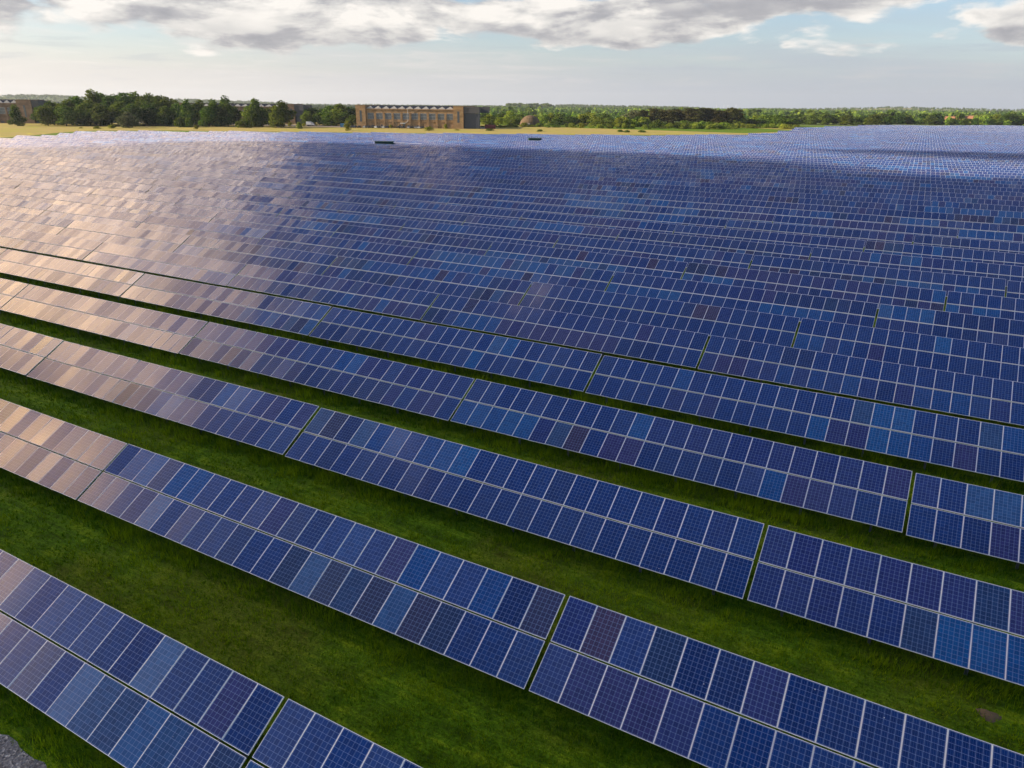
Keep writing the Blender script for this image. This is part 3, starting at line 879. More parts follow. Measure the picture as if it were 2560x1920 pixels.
ysh = [(276, 311, 321, 15, 'small yellow green bush in the meadow below the small tower'), (197, 318, 321, 8, 'tiny yellow shrub at the left end of the panel field'),
       (238, 315, 322, 14, 'flat yellow gorse bush beside the back edge of the panels, far left'), (312, 316, 320, 8, 'tiny dark shrub right of the small yellow green bush'),
       (487, 312, 323, 11, 'lone yellow green shrub in the meadow below the white container'), (866, 301, 327, 16, 'tall thin yellow green sapling left of the brick hangar'),
       (723, 302, 316, 9, 'thin yellow sapling in front of the tall tree by the grey doors'), (758, 307, 316, 10, 'small pale shrub beside the white lorry'),
       (976, 311, 320, 9, 'small yellow shrub among the parked cars'), (1072, 316, 327, 20, 'spreading yellow green shrub in front of the right half of the brick hangar'),
       (1113, 309, 322, 9, 'upright yellow sapling near the right end of the brick hangar'), (1142, 323, 326, 12, 'low yellow shrub in front of the right hangar tower'),
       (703, 311, 315, 7, 'tiny pale shrub left of the thin yellow sapling')]
for px, yt, yb, w, lab in ysh:
    plant('yellow', px, dist_of(px, yb), yt, lab, w, 'shrub', 'shrub', crown='foliage')

# ------------------------------------------------------------------ trees to the right of the hangar
def many(n, px0, px1, d0, d1, y0, y1, w0, w1, kinds):
    out = []
    for i in range(n):
        px = px0 + (px1 - px0) * (i + random.uniform(.2, .8)) / n
        out.append((random.choice(kinds), px, random.uniform(d0, d1), random.uniform(y0, y1), random.uniform(w0, w1)))
    return out
dome_trees = [('light', 1224, 560, 284, 32), ('broad', 1255, 620, 280, 30), ('light', 1275, 610, 276, 32), ('broad', 1300, 640, 284, 34), ('light', 1358, 600, 285, 30), ('light', 1378, 610, 281, 32),
              ('broad', 1398, 600, 283, 34), ('dark', 1392, 575, 296, 34), ('dark', 1424, 580, 289, 34), ('broad', 1436, 590, 292, 30), ('light', 1456, 600, 284, 32), ('light', 1482, 600, 281, 34),
              ('broad', 1510, 610, 282, 34), ('light', 1245, 590, 292, 30), ('broad', 1290, 585, 296, 36), ('light', 1340, 630, 286, 30), ('dark', 1470, 640, 279, 32), ('dark', 1215, 640, 282, 40)]
belt('light green trees around the brown dome', '%s tree from the left among the light green trees around the dome', dome_trees)
scrub = many(11, 1495, 1625, 570, 600, 288, 298, 26, 34, ['light', 'light', 'broad']) + [('pale', 1586, 610, 273, 44)]
belt('scrub trees left of the pine grove', '%s tree from the left in the scrub before the pine grove', scrub)
pines = many(26, 1604, 1842, 600, 650, 270, 279, 24, 34, ['pine'])
belt('pines of the dark grove', '%s pine from the left in the dark grove with bare trunks', pines)
grove = many(9, 1850, 2000, 640, 680, 284, 297, 34, 46, ['light', 'broad', 'broad'])
belt('green trees right of the pine grove', '%s tree from the left right after the pine grove', grove)
dark_line = many(19, 1945, 2232, 760, 800, 281, 291, 26, 36, ['dark', 'broad', 'dark'])
belt('dark tree line behind the right part of the panel field', '%s tree from the left in the dark line behind the panels', dark_line)
far_right = [('dark', 2246, 850, 281, 26), ('dark', 2272, 860, 286, 24), ('dark', 2312, 880, 282, 22), ('dark', 2340, 870, 280, 38), ('dark', 2328, 860, 286, 22), ('dark', 2382, 850, 294, 17), ('dark', 2418, 850, 295, 16),
             ('dark', 2442, 850, 293, 17), ('dark', 2482, 850, 296, 14), ('light', 2468, 900, 285, 28), ('light', 2496, 900, 284, 28), ('dark', 2520, 860, 283, 34), ('dark', 2548, 870, 286, 30)]
belt('field trees at the far right', '%s tree from the left along the wheat field at the far right', far_right)
bl = many(14, 1600, 1850, 590, 620, 298, 306, 22, 34, ['darkbush']) + many(16, 1300, 1640, 535, 555, 306, 312, 14, 24, ['bush', 'darkbush', 'bush']) + many(20, 1640, 1850, 545, 575, 305, 312, 14, 26, ['bush', 'bush', 'darkbush']) + many(10, 1852, 2000, 590, 620, 306, 312, 16, 24, ['bush']) + many(7, 1195, 1300, 530, 545, 304, 314, 14, 26, ['bush', 'darkbush'])
for q, (k, px, d, yt, w) in enumerate(sorted(bl, key=lambda i: i[1])):
    plant(k, px, d, yt, '%s bush from the left along the back of the meadow right of the hangar' % ordw(q + 1), w, 'bush', 'bush', 'bushes along the back of the meadow', 'foliage')
for px, yb, w, lab in ((1553, 330, 16, 'small low green bush on the dry meadow, left of a pair'), (1570, 331, 18, 'low green mound like bush in the middle of the dry meadow'), (1606, 331, 20, 'flat green bush right of the mound like one on the dry meadow'), (1225, 327, 18, 'flat green bush on the meadow right of the hangar doors'), (1350, 329, 16, 'flat bush on the meadow below the brown dome')):
    plant('darkbush', px, dist_of(px, yb), yb - 6, lab, w, 'bush', 'bush', crown='foliage')

# ------------------------------------------------------------------ buildings
def brick_material(name, c0, c1):
    mt, n, out = new_mat(name)
    t = n.node('ShaderNodeTexCoord')
    x, y, z = n.split(t.outputs['Object'])
    b = n.node('ShaderNodeTexBrick'); n.put(b.inputs['Vector'], n.xyz(n.add(x, y), z, 0.0)); b.inputs['Scale'].default_value = 1.0
    b.inputs['Brick Width'].default_value = .45; b.inputs['Row Height'].default_value = .15; b.inputs['Mortar Size'].default_value = .012
    b.inputs['Color1'].default_value = (*c0, 1); b.inputs['Color2'].default_value = (*c1, 1); b.inputs['Mortar'].default_value = (.3, .26, .22, 1)
    st = n.noise(n.xyz(n.mul(n.add(x, y), .25), n.mul(z, .5), 0.0), 1.0, 6.0, .65)
    c = n.mix(1.0, b.outputs['Color'], n.mix(n.smooth(st, .3, .7), (.68, .66, .62), (1.2, 1.15, 1.08)), 'MULTIPLY')
    principled(n, out, c, .9, 0, .15)
    return mt
M_BRICK = brick_material('yellow_brown_brick', (.40, .25, .11), (.31, .18, .08))
M_BRICK_R = brick_material('red_brown_brick', (.20, .125, .075), (.15, .09, .055))
M_GLASSW = plain('dusty_window_glass', (.07, .085, .10), .25, 0, .3, .6, .6)
M_PALE = plain('pale_window_bars', (.40, .41, .42), .6, 0, .1, 1.0)
M_ROOFW = plain('white_roof_gable', (.58, .55, .52), .7, 0, .12, .4)
M_ROOFD = plain('dark_roof', (.045, .04, .045), .7, 0, .2, .3)
M_DOORG = plain('blue_grey_steel_door', (.055, .062, .078), .6, 0, .25, .4)
M_CONC = plain('grey_concrete', (.085, .082, .085), .85, 0, .25, .3)
M_WHITE = plain('white_paint', (.72, .72, .72), .5, 0, .06, 1.0)
M_STONE = plain('pale_render', (.30, .26, .21), .85, 0, .3, .4)

class Facade:
    """local axes of a building front given by two picture columns and their distances; x runs along the front, y goes away from the camera"""
    def __init__(s, px0, d0, px1, d1):
        s.a = Vector((*at(px0, d0), 0)); s.b = Vector((*at(px1, d1), 0))
        s.len = (s.b - s.a).length; s.rz = math.atan2(s.b.y - s.a.y, s.b.x - s.a.x)
        s.z0 = float(gz_(s.a.x, s.a.y)); s.px0, s.px1, s.d0, s.d1 = px0, px1, d0, d1
    def root(s, name, label, cat, group=None): return thing(name, label, cat, (s.a.x, s.a.y, s.z0), s.rz, group)
    def x(s, px):
        # intersection of the picture column with the front line
        d = ray(px, 290); n = Vector((d[0], d[1])); ux = (s.b - s.a).to_2d() / s.len
        det = n.x * -ux.y + ux.x * n.y
        k = (-s.a.x * n.y + s.a.y * n.x)
        return (s.a.x * n.y - s.a.y * n.x) / (n.x * ux.y - n.y * ux.x)
    def z(s, px, py):
        t = s.x(px) / s.len; p = s.a.lerp(s.b, t)
        return z_at(px, py, math.hypot(p.x, p.y)) - s.z0

def window(parent, x0, x1, z0, z1, bars, y=0.0):
    w = MB(); w.box(x0, x1, y - .02, y + .25, z0, z1); pane = obj('window', w.mesh('window', [M_GLASSW]), parent)
    f = MB(); t = .14
    for k in range(bars + 1):
        xx = x0 + (x1 - x0) * k / bars; f.box(xx - t / 2, xx + t / 2, y - .10, y - .022, z0, z1)
    for zz in (z0, (z0 + z1) / 2, z1): f.box(x0 - t / 2 + .15, x1 + t / 2 - .15, y - .085, y - .024, zz - .05, zz + .05)
    obj('window_frame', f.mesh('window_frame', [M_PALE]), pane)

def hangar(fc, label, px_l, px_r, pxw0, pxw1, ytop_t, ytop_w, ybase, depth, windows, teeth, brick, end_door=None):
    T = fc.root('aircraft_hangar', label, 'hangar', 'old brick hangars')
    X0, X1 = 0.0, fc.len
    xw0, xw1 = fc.x(pxw0), fc.x(pxw1)
    zt = fc.z(px_l, ytop_t); zw = fc.z((pxw0 + pxw1) / 2, ytop_w)
    b = MB(); b.box(xw0, xw1, 0.0, depth, -.3, zw); obj('wall', b.mesh('wall', [brick]), T)
    # piers between the windows
    n = len(windows)
    pier = MB()
    if n > 1:
        pitch = (windows[-1] - windows[0]) / (n - 1)
        for k in range(n + 1):
            pc = fc.x(windows[0] - pitch / 2 + pitch * k)
            if xw0 + .5 < pc < xw1 - .5: pier.box(pc - .55, pc + .55, -.35, -.003, -.3, zw - 2.6)
    pier.box(xw0 + .003, xw1 - .003, -.42, -.003, zw - .45, zw + .12)
    pier.box(xw0 + .003, xw1 - .003, -.36, -.004, zw * .34, zw * .34 + .35)
    obj('piers', pier.mesh('piers', [brick]), T)
    zwa, zwb = fc.z(windows[0], 297.5) if n else 0, fc.z(windows[0], 283.5) if n else 0
    for w in windows:
        xa = fc.x(w - 7.6); xb = fc.x(w + 7.6); window(T, xa, xb, zw * .47, zw * .78, 6)
    # low doors and openings
    for k in range(9):
        xx = xw0 + (xw1 - xw0) * (.06 + .105 * k); dd = MB(); dd.box(xx, xx + (1.3 if k % 3 else 2.6), -.02, .3, -.2, 2.2 if k % 2 else 1.7)
        obj('door', dd.mesh('door', [M_ROOFD if k % 2 else M_DOORG]), T)
    # towers at both ends
    for (a, c) in ((X0, xw0), (xw1, X1)):
        if c - a < 1: continue
        tb = MB(); tb.box(a, c, -.9, depth, -.3, zt); tb.box(a - .1, c + .1, -1.0, depth + .1, zt + .003, zt + .35)
        tw = obj('tower', tb.mesh('tower', [brick]), T)
        sl = MB(); mx = (a + c) / 2; sl.box(mx - .7, mx + .7, -.93, -.6, zt * .28, zt * .78); obj('slit_window', sl.mesh('slit_window', [M_GLASSW]), tw)
    # saw-tooth roof: white gables toward the camera, dark slopes
    zr = zw + .13
    rb = MB(); gm = MB(); tl = (xw1 - xw0) / teeth
    hz = zt - zw - .2
    for k in range(teeth):
        x0 = xw0 + tl * k
        rb.prism([(x0 + .02, zr), (x0 + tl - .02, zr), (x0 + tl * .60, zr + hz)], .9, depth - 1, 'y')
        gm.prism([(x0 + .15, zr), (x0 + tl - .15, zr), (x0 + tl * .60, zr + hz - .1)], .55, .896, 'y')
    rb.box(xw0 + .1, xw1 - .1, depth * .55, depth * .55 + 1.2, zr, zr + hz + .35)
    rf = obj('roof', rb.mesh('roof', [M_ROOFD]), T); obj('gables', gm.mesh('gables', [M_ROOFW]), rf)
    # downpipe
    if n > 5:
        dp = MB(); xx = fc.x((pxw0 + pxw1) / 2 - 4); dp.cyl((xx, -.7, zw * .4), (xx, -.7, zw + .6), .14, .14, 6); dp.cyl((xx, -.7, zw * .4), (xx - 3.2, -.9, 2.0), .14, .14, 6)
        obj('downpipe', dp.mesh('downpipe', [M_PALE]), T)
        cp = MB(); cx = fc.x(1008); cp.box(cx - 1.6, cx + 1.6, -2.6, -.43, 3.0, 3.35); obj('canopy', cp.mesh('canopy', [M_WHITE]), T)
        d2 = MB(); d2.box(cx - 1.0, cx + 1.0, -.06, .2, -.2, 2.9); obj('door', d2.mesh('door', [M_DOORG]), T)
    # end wall with steel doors and the gantry they slide into
    if end_door:
        w_ = end_door
        e = MB(); e.box(X1 + .004, X1 + .6, 1.0, depth - 1, -.2, zt * .72); dr = obj('sliding_door', e.mesh('sliding_door', [M_DOORG]), T)
        ri = MB()
        for k in range(12):
            yy = 1.5 + (depth - 3) * k / 11; ri.box(X1 + .603, X1 + .75, yy - .15, yy + .15, -.2, zt * .71)
        obj('ribs', ri.mesh('ribs', [M_PALE if False else M_CONC]), dr)
        for k in range(6):
            yy = 3 + (depth - 6) * k / 5; gl = MB(); gl.box(X1 + .602, X1 + .66, yy - 1.2, yy + 1.2, zt * .56, zt * .66); obj('pane', gl.mesh('pane', [M_PALE]), dr)
        g2 = MB(); g2.box(X1 + .003, X1 + w_, -.4, 3.5, zt * .70, zt - .15); g2.box(X1 + .003, X1 + w_, depth - 3, depth, zt * .70, zt - .15); g2.box(X1 + .61, X1 + 2.2, 3.503, depth - 3.003, zt * .735, zt - .2)
        obj('door_gantry', g2.mesh('door_gantry', [M_CONC]), T)
        pf = MB(); pf.box(X1 + w_ - 1.0, X1 + w_ - .1, -.2, 3.2, -.2, zt * .698); pf.box(X1 + .8, X1 + w_ - 1.2, .2, 3.0, -.2, zt * .69); obj('door_pocket', pf.mesh('door_pocket', [M_DOORG]), T)
    return T
D0 = dist_of(892, 319.0)
fc = Facade(891, D0, 1159, dist_of(1159, 322.0))
hangar(fc, 'long yellow brown brick hangar with ten windows and a saw tooth white gabled roof', 891, 1159, 915, 1134, 263.5, 272.8, 319, 46,
       [927 + 22.0 * k for k in range(10)], 11, M_BRICK, end_door=10.5)
fc2 = Facade(452, 640, 738, 600)
hangar(fc2, 'brick hangar mostly hidden by tall trees, grey steel doors at its right end', 452, 738, 470, 722, 258, 266, 312, 17, [592 + 22 * k for k in range(6)], 13, M_BRICK_R, end_door=7.0)
fc3 = Facade(-130, 690, 86, 650)
hangar(fc3, 'reddish brick hangar cut off by the left edge, with a tower and grey doors', -130, 86, -110, 49, 248, 257, 305, 14, [-80 + 22 * k for k in range(6)], 9, M_BRICK_R, end_door=5.0)

# small tower house with two low wings
d_ = dist_of(247, 307.5)
ft = Facade(231, d_, 264, d_ + 1)
T = ft.root('control_tower', 'small derelict pale two storey tower with low flat wings in front of the wood', 'tower')
zt = ft.z(247, 281)
b = MB(); b.box(0, ft.len, 0, 8, -.2, zt); b.box(-.2, ft.len + .2, -.2, 8.2, zt + .003, zt + .3); obj('wall', b.mesh('wall', [M_STONE]), T)
b = MB(); b.box(-4.6, -.003, 1, 8, -.2, zt * .52); b.box(ft.len + .003, ft.len + 9, 1, 8, -.2, zt * .5); obj('wing', b.mesh('wing', [M_STONE]), T)
for k in range(5):
    for r in range(2):
        b = MB(); x0 = .5 + k * (ft.len - 1) / 5; b.box(x0, x0 + 1.2, -.03, .2, zt * (.62 if r else .18), zt * (.84 if r else .42)); obj('window', b.mesh('window', [M_ROOFD if (k + r) % 2 else M_GLASSW]), T)
b = MB()
for k in range(8): b.cyl((.1 + k * (ft.len - .2) / 7, -.1, zt + .3), (.1 + k * (ft.len - .2) / 7, -.1, zt + 1.2), .05, .05, 4)
b.box(0, ft.len, -.14, -.06, zt + 1.2, zt + 1.28); obj('railing', b.mesh('railing', [M_PALE]), T)

# brown dome
dd = dist_of(1326, 315.5); x_, y_ = at(1326, dd); z_ = float(gz_(x_, y_))
rad = 25.0 / F * dd; hh = z_at(1326, 288, dd) - z_
T = thing('dome_building', 'brown ribbed dome among light green trees right of the hangar', 'dome', (x_, y_, z_), .3)
nu, nv = 28, 9; v = []; f = []
for i in range(nv):
    p = i / (nv - 1) * math.pi / 2
    for k in range(nu):
        a = 2 * math.pi * k / nu; r = rad * math.cos(p) * (1.0 if k % 2 else .988) + .02; v.append((r * math.cos(a), r * math.sin(a), hh * math.sin(p) - (0.2 if i == 0 else 0)))
for i in range(nv - 1):
    for k in range(nu):
        j = (k + 1) % nu; f.append((i * nu + k, i * nu + j, (i + 1) * nu + j, (i + 1) * nu + k))
M_DOME = plain('weathered_brown_shell', (.145, .10, .058), .9, 0, .3, .5, .1)
me = bpy.data.meshes.new('shell'); me.from_pydata(v, [], f); me.materials.append(M_DOME); me.update(); obj('shell', me, T)
b = MB()
for i in (2, 4, 6):
    p = i / 8 * math.pi / 2; r = rad * math.cos(p) + .06
    for k in range(nu):
        a0 = 2 * math.pi * k / nu; a1 = 2 * math.pi * (k + 1) / nu; z = hh * math.sin(p)
        b.cyl((r * math.cos(a0), r * math.sin(a0), z), (r * math.cos(a1), r * math.sin(a1), z), .07, .07, 4, cap=False)
obj('hoops', b.mesh('hoops', [M_DOME]), T)
b = MB(); b.box(-1.2, 1.2, -rad - .5, -rad + 1.2, -.1, 2.4); obj('doorway', b.mesh('doorway', [M_STONE]), T)

# orange brick farm houses far right
M_TILE = plain('orange_roof_tile', (.32, .15, .075), .8, 0, .2, .5)
for q, (p0, p1, y0, y1, lab) in enumerate(((2362, 2386, 291, 301, 'orange roofed farm house at far right, left of a pair'), (2394, 2432, 289, 301, 'longer orange roofed barn right of the farm house'))):
    fb = Facade(p0, 960, p1, 958); T = fb.root('farm_house' if q == 0 else 'barn', lab, 'house', None)
    z1 = max(5.0, fb.z(p0, y0)); zw = z1 * .55
    b = MB(); b.box(0, fb.len, 0, 8, -.3, zw); obj('wall', b.mesh('wall', [M_BRICK]), T)
    b = MB(); b.prism([(-.4, zw + .01), (8.4, zw + .01), (4, z1)], -.4, fb.len + .4, 'x'); obj('roof', b.mesh('roof', [M_TILE]), T)
    for k in range(3):
        b = MB(); x0 = fb.len * (.15 + .28 * k); b.box(x0, x0 + 1.1, -.03, .2, zw * .4, zw * .75); obj('window', b.mesh('window', [M_GLASSW]), T)
    b = MB(); b.box(fb.len * .8, fb.len * .8 + .9, 3.6, 4.5, z1 - 1.2, z1 + 1.0); obj('chimney', b.mesh('chimney', [M_BRICK_R]), T)

# ------------------------------------------------------------------ vehicles and yard things
def paint(name, c): 
    mt, n, out = new_mat(name); principled(n, out, c, .3, 0, .5); return mt
PAINTS = [('white', (.70, .70, .70)), ('silver', (.38, .39, .41)), ('black', (.012, .012, .014)), ('dark grey', (.05, .052, .058)), ('dark blue', (.015, .025, .07)), ('red', (.25, .02, .02))]
M_PAINT = {k: paint('car_paint_' + k.replace(' ', '_'), c) for k, c in PAINTS}
M_TYRE = plain('tyre_rubber', (.02, .02, .02), .9, 0, .1, 3.0, .1); M_CARGLASS = paint('car_glass', (.02, .025, .03))
def car_meshes(pm):
    b = MB(); prof = [(-2.1, .35), (2.1, .35), (2.15, .75), (1.5, .92), (.75, 1.0), (-1.6, 1.0), (-2.1, .92)]
    b.prism(prof, -.86, .86, 'y'); b.prism([(-1.0, 1.43), (-.9, 1.47), (.1, 1.47), (.2, 1.43)], -.66, .66, 'y')
    body = b.mesh('body', [pm])
    g = MB(); g.prism([(-1.65, 1.004), (.78, 1.004), (.18, 1.428), (-1.05, 1.428)], -.74, .74, 'y'); gl = g.mesh('cabin_glass', [M_CARGLASS])
    return body, gl
wb = MB(); wb.cyl((0, -.11, 0), (0, .11, 0), .33, .33, 12); ME_WHEEL = wb.mesh('wheel', [M_TYRE])
CARS = {k: car_meshes(M_PAINT[k]) for k, _ in PAINTS}
def car(px, dist, colour, label, rz, group, s=1.0):
    x, y = at(px, dist); T = thing('parked_car', label, 'car', (x, y, float(gz_(x, y)) + .1), rz, group); T.scale = (s, s, s)
    bo, gl = CARS[colour]; obj('body', bo, T); obj('cabin_glass', gl, T)
    for a in (-1.3, 1.3):
        for c in (-.78, .78): obj('wheel', ME_WHEEL, T, (a, c, .33))
cl = ['dark grey', 'dark blue', 'black', 'silver', 'dark grey', 'black', 'white', 'dark grey', 'white', 'dark blue', 'black', 'dark grey', 'silver', 'black', 'silver', 'white', 'dark grey']
cpx = [877, 886, 897, 911, 920, 930, 940, 949, 958, 967, 995, 1006, 1021, 1030, 1039, 1047, 1056]
for q, (px, c_) in enumerate(zip(cpx, cl)):
    u = (px - 891) / 268.0
    car(px, (D0 + (fc.d1 - D0) * u) - 8.0, c_, '%s %s car from the left of those parked along the brick hangar' % (ordw(sum(1 for k in cl[:q + 1] if k == c_)), c_), fc.rz + math.pi / 2 + random.uniform(-.12, .12), 'cars parked in front of the brick hangar')
for q, (px, c_) in enumerate(((378, 'white'), (388, 'silver'), (396, 'white'), (405, 'dark blue'), (414, 'white'), (422, 'silver'), (630, 'white'), (645, 'white'), (652, 'silver'), (664, 'white'))):
    car(px, dist_of(px, 309.5 if px < 500 else 313.0), c_, '%s %s car from the left of those parked %s' % (ordw(1 + [0, 0, 1, 0, 2, 1, 0, 1, 0, 2][q]), c_, 'below the dark wood' if px < 500 else 'under the tall trees'), .5 + random.uniform(-.6, .6), 'cars parked below the trees')
def lorry(px, dist, label):
    x, y = at(px, dist); T = thing('box_lorry', label, 'lorry', (x, y, float(gz_(x, y)) + .1), fc2.rz)
    b = MB(); b.box(-2.6, 1.2, -1.1, 1.1, .9, 2.9); obj('cargo_box', b.mesh('cargo_box', [M_WHITE]), T)
    b = MB(); b.prism([(1.25, .5), (2.9, .5), (2.9, 1.4), (2.4, 2.3), (1.25, 2.3)], -1.0, 1.0, 'y'); c = obj('cab', b.mesh('cab', [M_WHITE]), T)
    b = MB(); b.prism([(2.5, 1.42), (2.93, 1.42), (2.46, 2.2), (2.3, 2.2)], -.9, .9, 'y'); obj('windscreen', b.mesh('windscreen', [M_CARGLASS]), c)
    b = MB(); b.box(-2.5, 2.6, -.5, .5, .5, .897); obj('chassis', b.mesh('chassis', [M_STEEL]), T)
    for a in (-1.7, 1.9):
        for cc in (-.95, .95): obj('wheel', ME_WHEEL, T, (a, cc, .36), None, (1.15, 1.15, 1.15))
lorry(774, dist_of(774, 315.3), 'white box lorry parked at the grey doors of the tree hidden hangar')
def container(px0, px1, yb, h, mat, name, label, cat, end=None):
    d = dist_of((px0 + px1) / 2, yb); f_ = Facade(px0, d, px1, d - 1); T = f_.root(name, label, cat)
    b = MB(); b.box(.15, f_.len - .15, 0.05, 2.4, .1, h - .05); obj('shell', b.mesh('shell', [mat]), T)
    r = MB(); n = max(6, int(f_.len / .5))
    for k in range(n):
        xx = .2 + (f_.len - .4) * k / (n - 1); r.box(xx - .08, xx + .08, 0.0, .047, .15, h - .1)
    for xx in (0, f_.len - .147): r.box(xx, xx + .147, -.03, 2.43, 0, h)
    obj('ribs', r.mesh('ribs', [mat]), T)
    if end:
        e = MB(); e.box(f_.len + .003, f_.len + 2.4, .1, 2.3, 0, h * .95); obj('end_unit', e.mesh('end_unit', [end]), T)
    return T
M_RED = plain('red_paint', (.20, .03, .028), .6, 0, .2, 1.0); M_BLUE = plain('blue_tarpaulin', (.03, .16, .30), .6, 0, .25, 1.0); M_GREEN = plain('dark_green_paint', (.010, .055, .042), .6, 0, .15, 1.0)
container(517, 544, 312.5, 3.0, M_WHITE, 'storage_container', 'white ribbed storage container with a red end in the hangar yard', 'container', M_RED)
container(849, 859, 318.0, 2.4, M_BLUE, 'blue_skip', 'bright blue covered skip left of the brick hangar', 'skip')
T = container(1212, 1238, 322.0, 2.6, M_RED, 'red_trailer', 'long red trailer right of the hangar doors', 'trailer')
for a in (1.5, 5.0): obj('wheel', ME_WHEEL, T, (a, -.1, .3), (0, 0, 0))

# green cabins standing in the panel field
def cabin(px0, px1, yb, label, gap=1.5):
    x0, y0 = on_ground(px0, yb, 1.2); x1, y1 = on_ground(px1, yb, 1.2)
    ln = math.hypot(x1 - x0, y1 - y0); cx, cy = (x0 + x1) / 2, (y0 + y1) / 2
    T = thing('transformer_cabin', label, 'cabin', (cx, cy, float(gz_(cx, cy))), math.atan2(y1 - y0, x1 - x0))
    b = MB(); b.box(-ln / 2, ln / 2, -1.3, 1.3, 0, 2.75); obj('housing', b.mesh('housing', [M_GREEN]), T)
    b = MB(); b.box(-ln / 2 - .12, ln / 2 + .12, -1.42, 1.42, 2.753, 2.95); obj('roof', b.mesh('roof', [M_GREEN]), T)
    for k in range(3):
        b = MB(); xx = -ln / 2 + .5 + k * (ln - 1) / 3; b.box(xx, xx + ln / 3 - .6, -1.34, -1.31, .2, 2.4); obj('door', b.mesh('door', [M_GREEN]), T)
    b = MB(); b.box(ln / 2 + gap, ln / 2 + gap + 2.6, -.9, .9, 0, 2.3); b.box(ln / 2 + gap + .3, ln / 2 + gap + 2.2, -1.05, -.903, .3, 1.9); obj('switch_box', b.mesh('switch_box', [M_STEEL]), T)
cabin(1321, 1352, 356, 'dark green cabin among the panels, the right one of two')
cabin(938, 984, 365, 'dark green cabin among the panels, the left one of two')

# ------------------------------------------------------------------ hills and woods toward the horizon
def hill(pts, dist, tree_h, name='hill'):
    v = []; f = []
    for px, yt in pts:
        x, y = at(px, dist); L_ = math.hypot(x, y); ux, uy = x / L_, y / L_
        z0 = float(gz_(x, y)); zt = max(z0 + 2, z_at(px, yt, dist) - tree_h)
        for k, t in enumerate((-1.0, -.75, -.5, -.25, 0, .5, 1.0)):
            q = dist * .16 * t; zz = z0 - 1.0 + (zt - z0 + 1) * (0.5 + 0.5 * math.cos(math.pi * t))
            v.append((x + ux * q, y + uy * q, zz))
    n = 7
    for i in range(len(pts) - 1):
        for k in range(n - 1): f.append((i * n + k, (i + 1) * n + k, (i + 1) * n + k + 1, i * n + k + 1))
    me = bpy.data.meshes.new(name); me.from_pydata(v, [], f); me.materials.append(M_GROUND)
    me.polygons.foreach_set('use_smooth', np.ones(len(f), bool)); me.update()
    return tag(obj(name, me), kind='structure')
def wob(lo, hi, base, amp, n, seed):
    rs = np.random.default_rng(seed); xs = np.linspace(lo, hi, n); ph = rs.uniform(0, 6, 4)
    return [(float(x), float(np.interp(x, *zip(*base)) + amp * (math.sin(x / 61 + ph[0]) + .6 * math.sin(x / 27 + ph[1])))) for x in xs]
H1 = wob(-300, 720, [(-300, 236), (0, 236), (150, 238), (300, 244), (480, 249), (640, 252), (720, 257)], 1.2, 34, 1)
H2 = wob(560, 1330, [(560, 258), (700, 259), (900, 260), (1000, 261.5), (1200, 264), (1330, 268)], .7, 30, 2)
H3 = wob(1180, 1760, [(1180, 266), (1300, 263), (1450, 261.5), (1600, 263), (1720, 266), (1760, 270)], 1.0, 24, 3)
H4 = wob(1850, 2800, [(1850, 271), (2100, 267.5), (2250, 266), (2400, 268), (2560, 272), (2800, 272)], 1.0, 34, 4)
hill(H1, 4200, 9); hill(H2, 4600, 9); hill(H3, 3600, 9); hill(H4, 4400, 9)

def wood(name, label, mat, trees, q, size, seed):
    """many small far trees as one mass: trees = array x, y, z, height, width"""
    rs = np.random.default_rng(seed); Tn = len(trees)
    k = np.repeat(np.arange(Tn), q); n = len(k)
    d = rs.normal(0, 1, (n, 3)); d /= np.linalg.norm(d, axis=1)[:, None]
    r = rs.uniform(.45, 1.0, n)[:, None]
    c = trees[k, :3] + np.stack([d[:, 0] * trees[k, 4] * .5, d[:, 1] * trees[k, 4] * .5, d[:, 2] * trees[k, 3] * .46 + trees[k, 3] * .5], -1) * np.where(np.arange(3) == 2, 1, r)
    nr = d * .8 + rs.normal(0, .5, (n, 3)); nr[:, 2] += .3; nr /= np.linalg.norm(nr, axis=1)[:, None]
    a = np.cross(nr, rs.normal(0, 1, (n, 3))); a /= np.linalg.norm(a, axis=1)[:, None] + 1e-9; b = np.cross(nr, a)
    s = (trees[k, 3] * size * rs.uniform(.6, 1.2, n))[:, None]
    V = np.stack([c - a * s, c - b * s, c + a * s, c + b * s], 1).reshape(-1, 3)
    tt = rs.uniform(-.35, .35, Tn)
    at_ = np.clip(.45 + tt[k] + rs.normal(0, .18, n), 0, 1)
    return tag(obj(name, mesh_np(name, V, np.arange(n * 4).reshape(-1, 4), [mat], attr=at_)), label, 'woodland', kind='stuff')
def scatter(px0, px1, d0, d1, n, h0, h1, seed, hedges=0, hill_pts=None, dist=None):
    rs = np.random.default_rng(seed); out = []
    for i in range(n):
        px = rs.uniform(px0, px1); d = rs.uniform(d0, d1)
        x, y = at(px, d); z = float(gz_(x, y)); h = rs.uniform(h0, h1); out.append((x, y, z - .5, h, h * rs.uniform(.8, 1.4)))
    for q in range(hedges):
        pa, pb = rs.uniform(px0, px1, 2); da = rs.uniform(d0, d1); db = da * rs.uniform(.93, 1.07)
        m_ = int(abs(pb - pa) / 1804 * da / 6) + 3
        for t in np.linspace(0, 1, min(m_, 90)):
            x, y = at(pa + (pb - pa) * t, da + (db - da) * t); h = rs.uniform(h0, h1) * .7
            out.append((x, y, float(gz_(x, y)) - .5, h, h * 1.3))
    return np.array(out)
